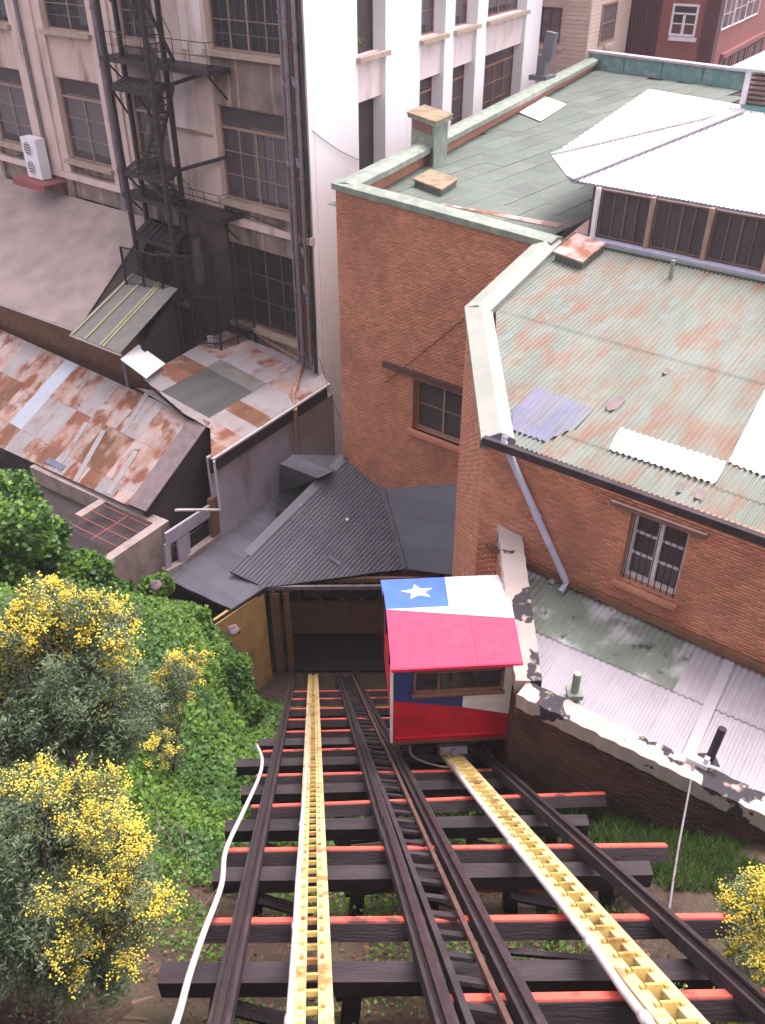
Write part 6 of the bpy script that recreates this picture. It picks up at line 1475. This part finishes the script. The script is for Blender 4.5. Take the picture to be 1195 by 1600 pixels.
mimosa('tall mimosa with the brightest yellow blossom at the left edge', gp(98, 1250, 11.2), onax(104, 1150, 10.6), up_cl, up_fo, 10.4, 75000, 16000, ball=.0145, lsize=(.045, .1))
br_cl = [(280, 1035, 12), (305, 1030, 14), (295, 1056, 12), (250, 1060, 11), (265, 1046, 8), (288, 1083, 10), (270, 1108, 8), (260, 1150, 9), (256, 1178, 10), (235, 1165, 9), (225, 1078, 8), (245, 1192, 7)]
br_fo = [(270, 1090, 22), (250, 1110, 22), (240, 1180, 24), (285, 1060, 18), (225, 1120, 20), (255, 1150, 20)]
mimosa('slender mimosa sapling with a few yellow sprigs against the green bank', gpx(264, 1205)[0], onax(276, 1150, gpx(264, 1205)[1]-.3), br_cl, br_fo, gpx(264, 1205)[1]-.4, 9000, 3200, ball=.018, trunk=.03, lsize=(.04, .1))
lo_cl = [(15, 1225, 20), (50, 1220, 18), (75, 1205, 14), (120, 1232, 20), (165, 1240, 20), (172, 1222, 14), (125, 1262, 18), (120, 1295, 18), (90, 1270, 13), (160, 1268, 18), (10, 1285, 22), (145, 1340, 18), (200, 1312, 16), (193, 1330, 14), (222, 1335, 14), (190, 1358, 14), (105, 1380, 14), (135, 1385, 14), (122, 1415, 18), (75, 1405, 12), (165, 1400, 16), (205, 1388, 14), (205, 1420, 16), (245, 1398, 13), (238, 1420, 12), (225, 1450, 14), (175, 1450, 16), (140, 1440, 16), (130, 1462, 14), (105, 1465, 13), (95, 1487, 12), (195, 1506, 10), (125, 1525, 8), (88, 1490, 10), (150, 1300, 14), (175, 1290, 12), (160, 1430, 12), (60, 1240, 12)]
lo_fo = [(60, 1300, 55), (110, 1330, 50), (40, 1370, 55), (90, 1430, 50), (150, 1400, 45), (190, 1440, 40), (140, 1490, 42), (70, 1500, 45), (20, 1440, 55), (200, 1370, 36), (110, 1540, 30), (170, 1530, 28), (235, 1420, 24), (40, 1260, 40), (-30, 1330, 70), (-20, 1500, 50), (110, 1260, 35)]
mimosa('nearer mimosa with drooping yellow blossom at the lower left', gp(60, 1640, 8.2), onax(75, 1480, 8.0), lo_cl, lo_fo, 7.9, 80000, 14000, ball=.011, trunk=.06, lsize=(.032, .075))
ri_cl = [(1160, 1402, 13), (1187, 1385, 14), (1140, 1408, 11), (1175, 1442, 12), (1165, 1482, 14), (1148, 1493, 11), (1188, 1500, 14), (1192, 1532, 13), (1130, 1582, 16), (1165, 1588, 16), (1098, 1592, 14), (1200, 1440, 16), (1210, 1480, 18), (1195, 1590, 16), (1065, 1575, 10), (1215, 1400, 16)]
ri_fo = [(1190, 1430, 26), (1185, 1490, 30), (1195, 1540, 30), (1150, 1595, 30), (1220, 1600, 40), (1100, 1610, 30)]
mimosa('mimosa with yellow blossom coming up under the rail at the lower right', gp(1230, 1640, 8.9), onax(1215, 1600, 8.9), ri_cl, ri_fo, 8.9, 22000, 9500, ball=.0125, trunk=.045, lsize=(.035, .08))

# ------------------------------------------------------------------ thin haze volume added to lift the shadows
zlo, zhi = -1.1, 34.5
m = MB(); m.box(A(0, 0, (zlo+zhi)/2), A(310, 0, 0), A(0, 310, 0), UP*(zhi-zlo)/2)
hz = bpy.data.materials.new('shadow_lift_haze'); hz.use_nodes = True
n_, l_ = hz.node_tree.nodes, hz.node_tree.links; n_.clear()
pv = n_.new('ShaderNodeVolumePrincipled'); pv.inputs['Color'].default_value = (.95, .9, .93, 1); pv.inputs['Density'].default_value = .0005
mo = n_.new('ShaderNodeOutputMaterial'); l_.new(pv.outputs[0], mo.inputs['Volume']); MATS['shadow_lift_haze'] = hz
tag(m.build('haze', 'shadow_lift_haze'), kind='stuff')
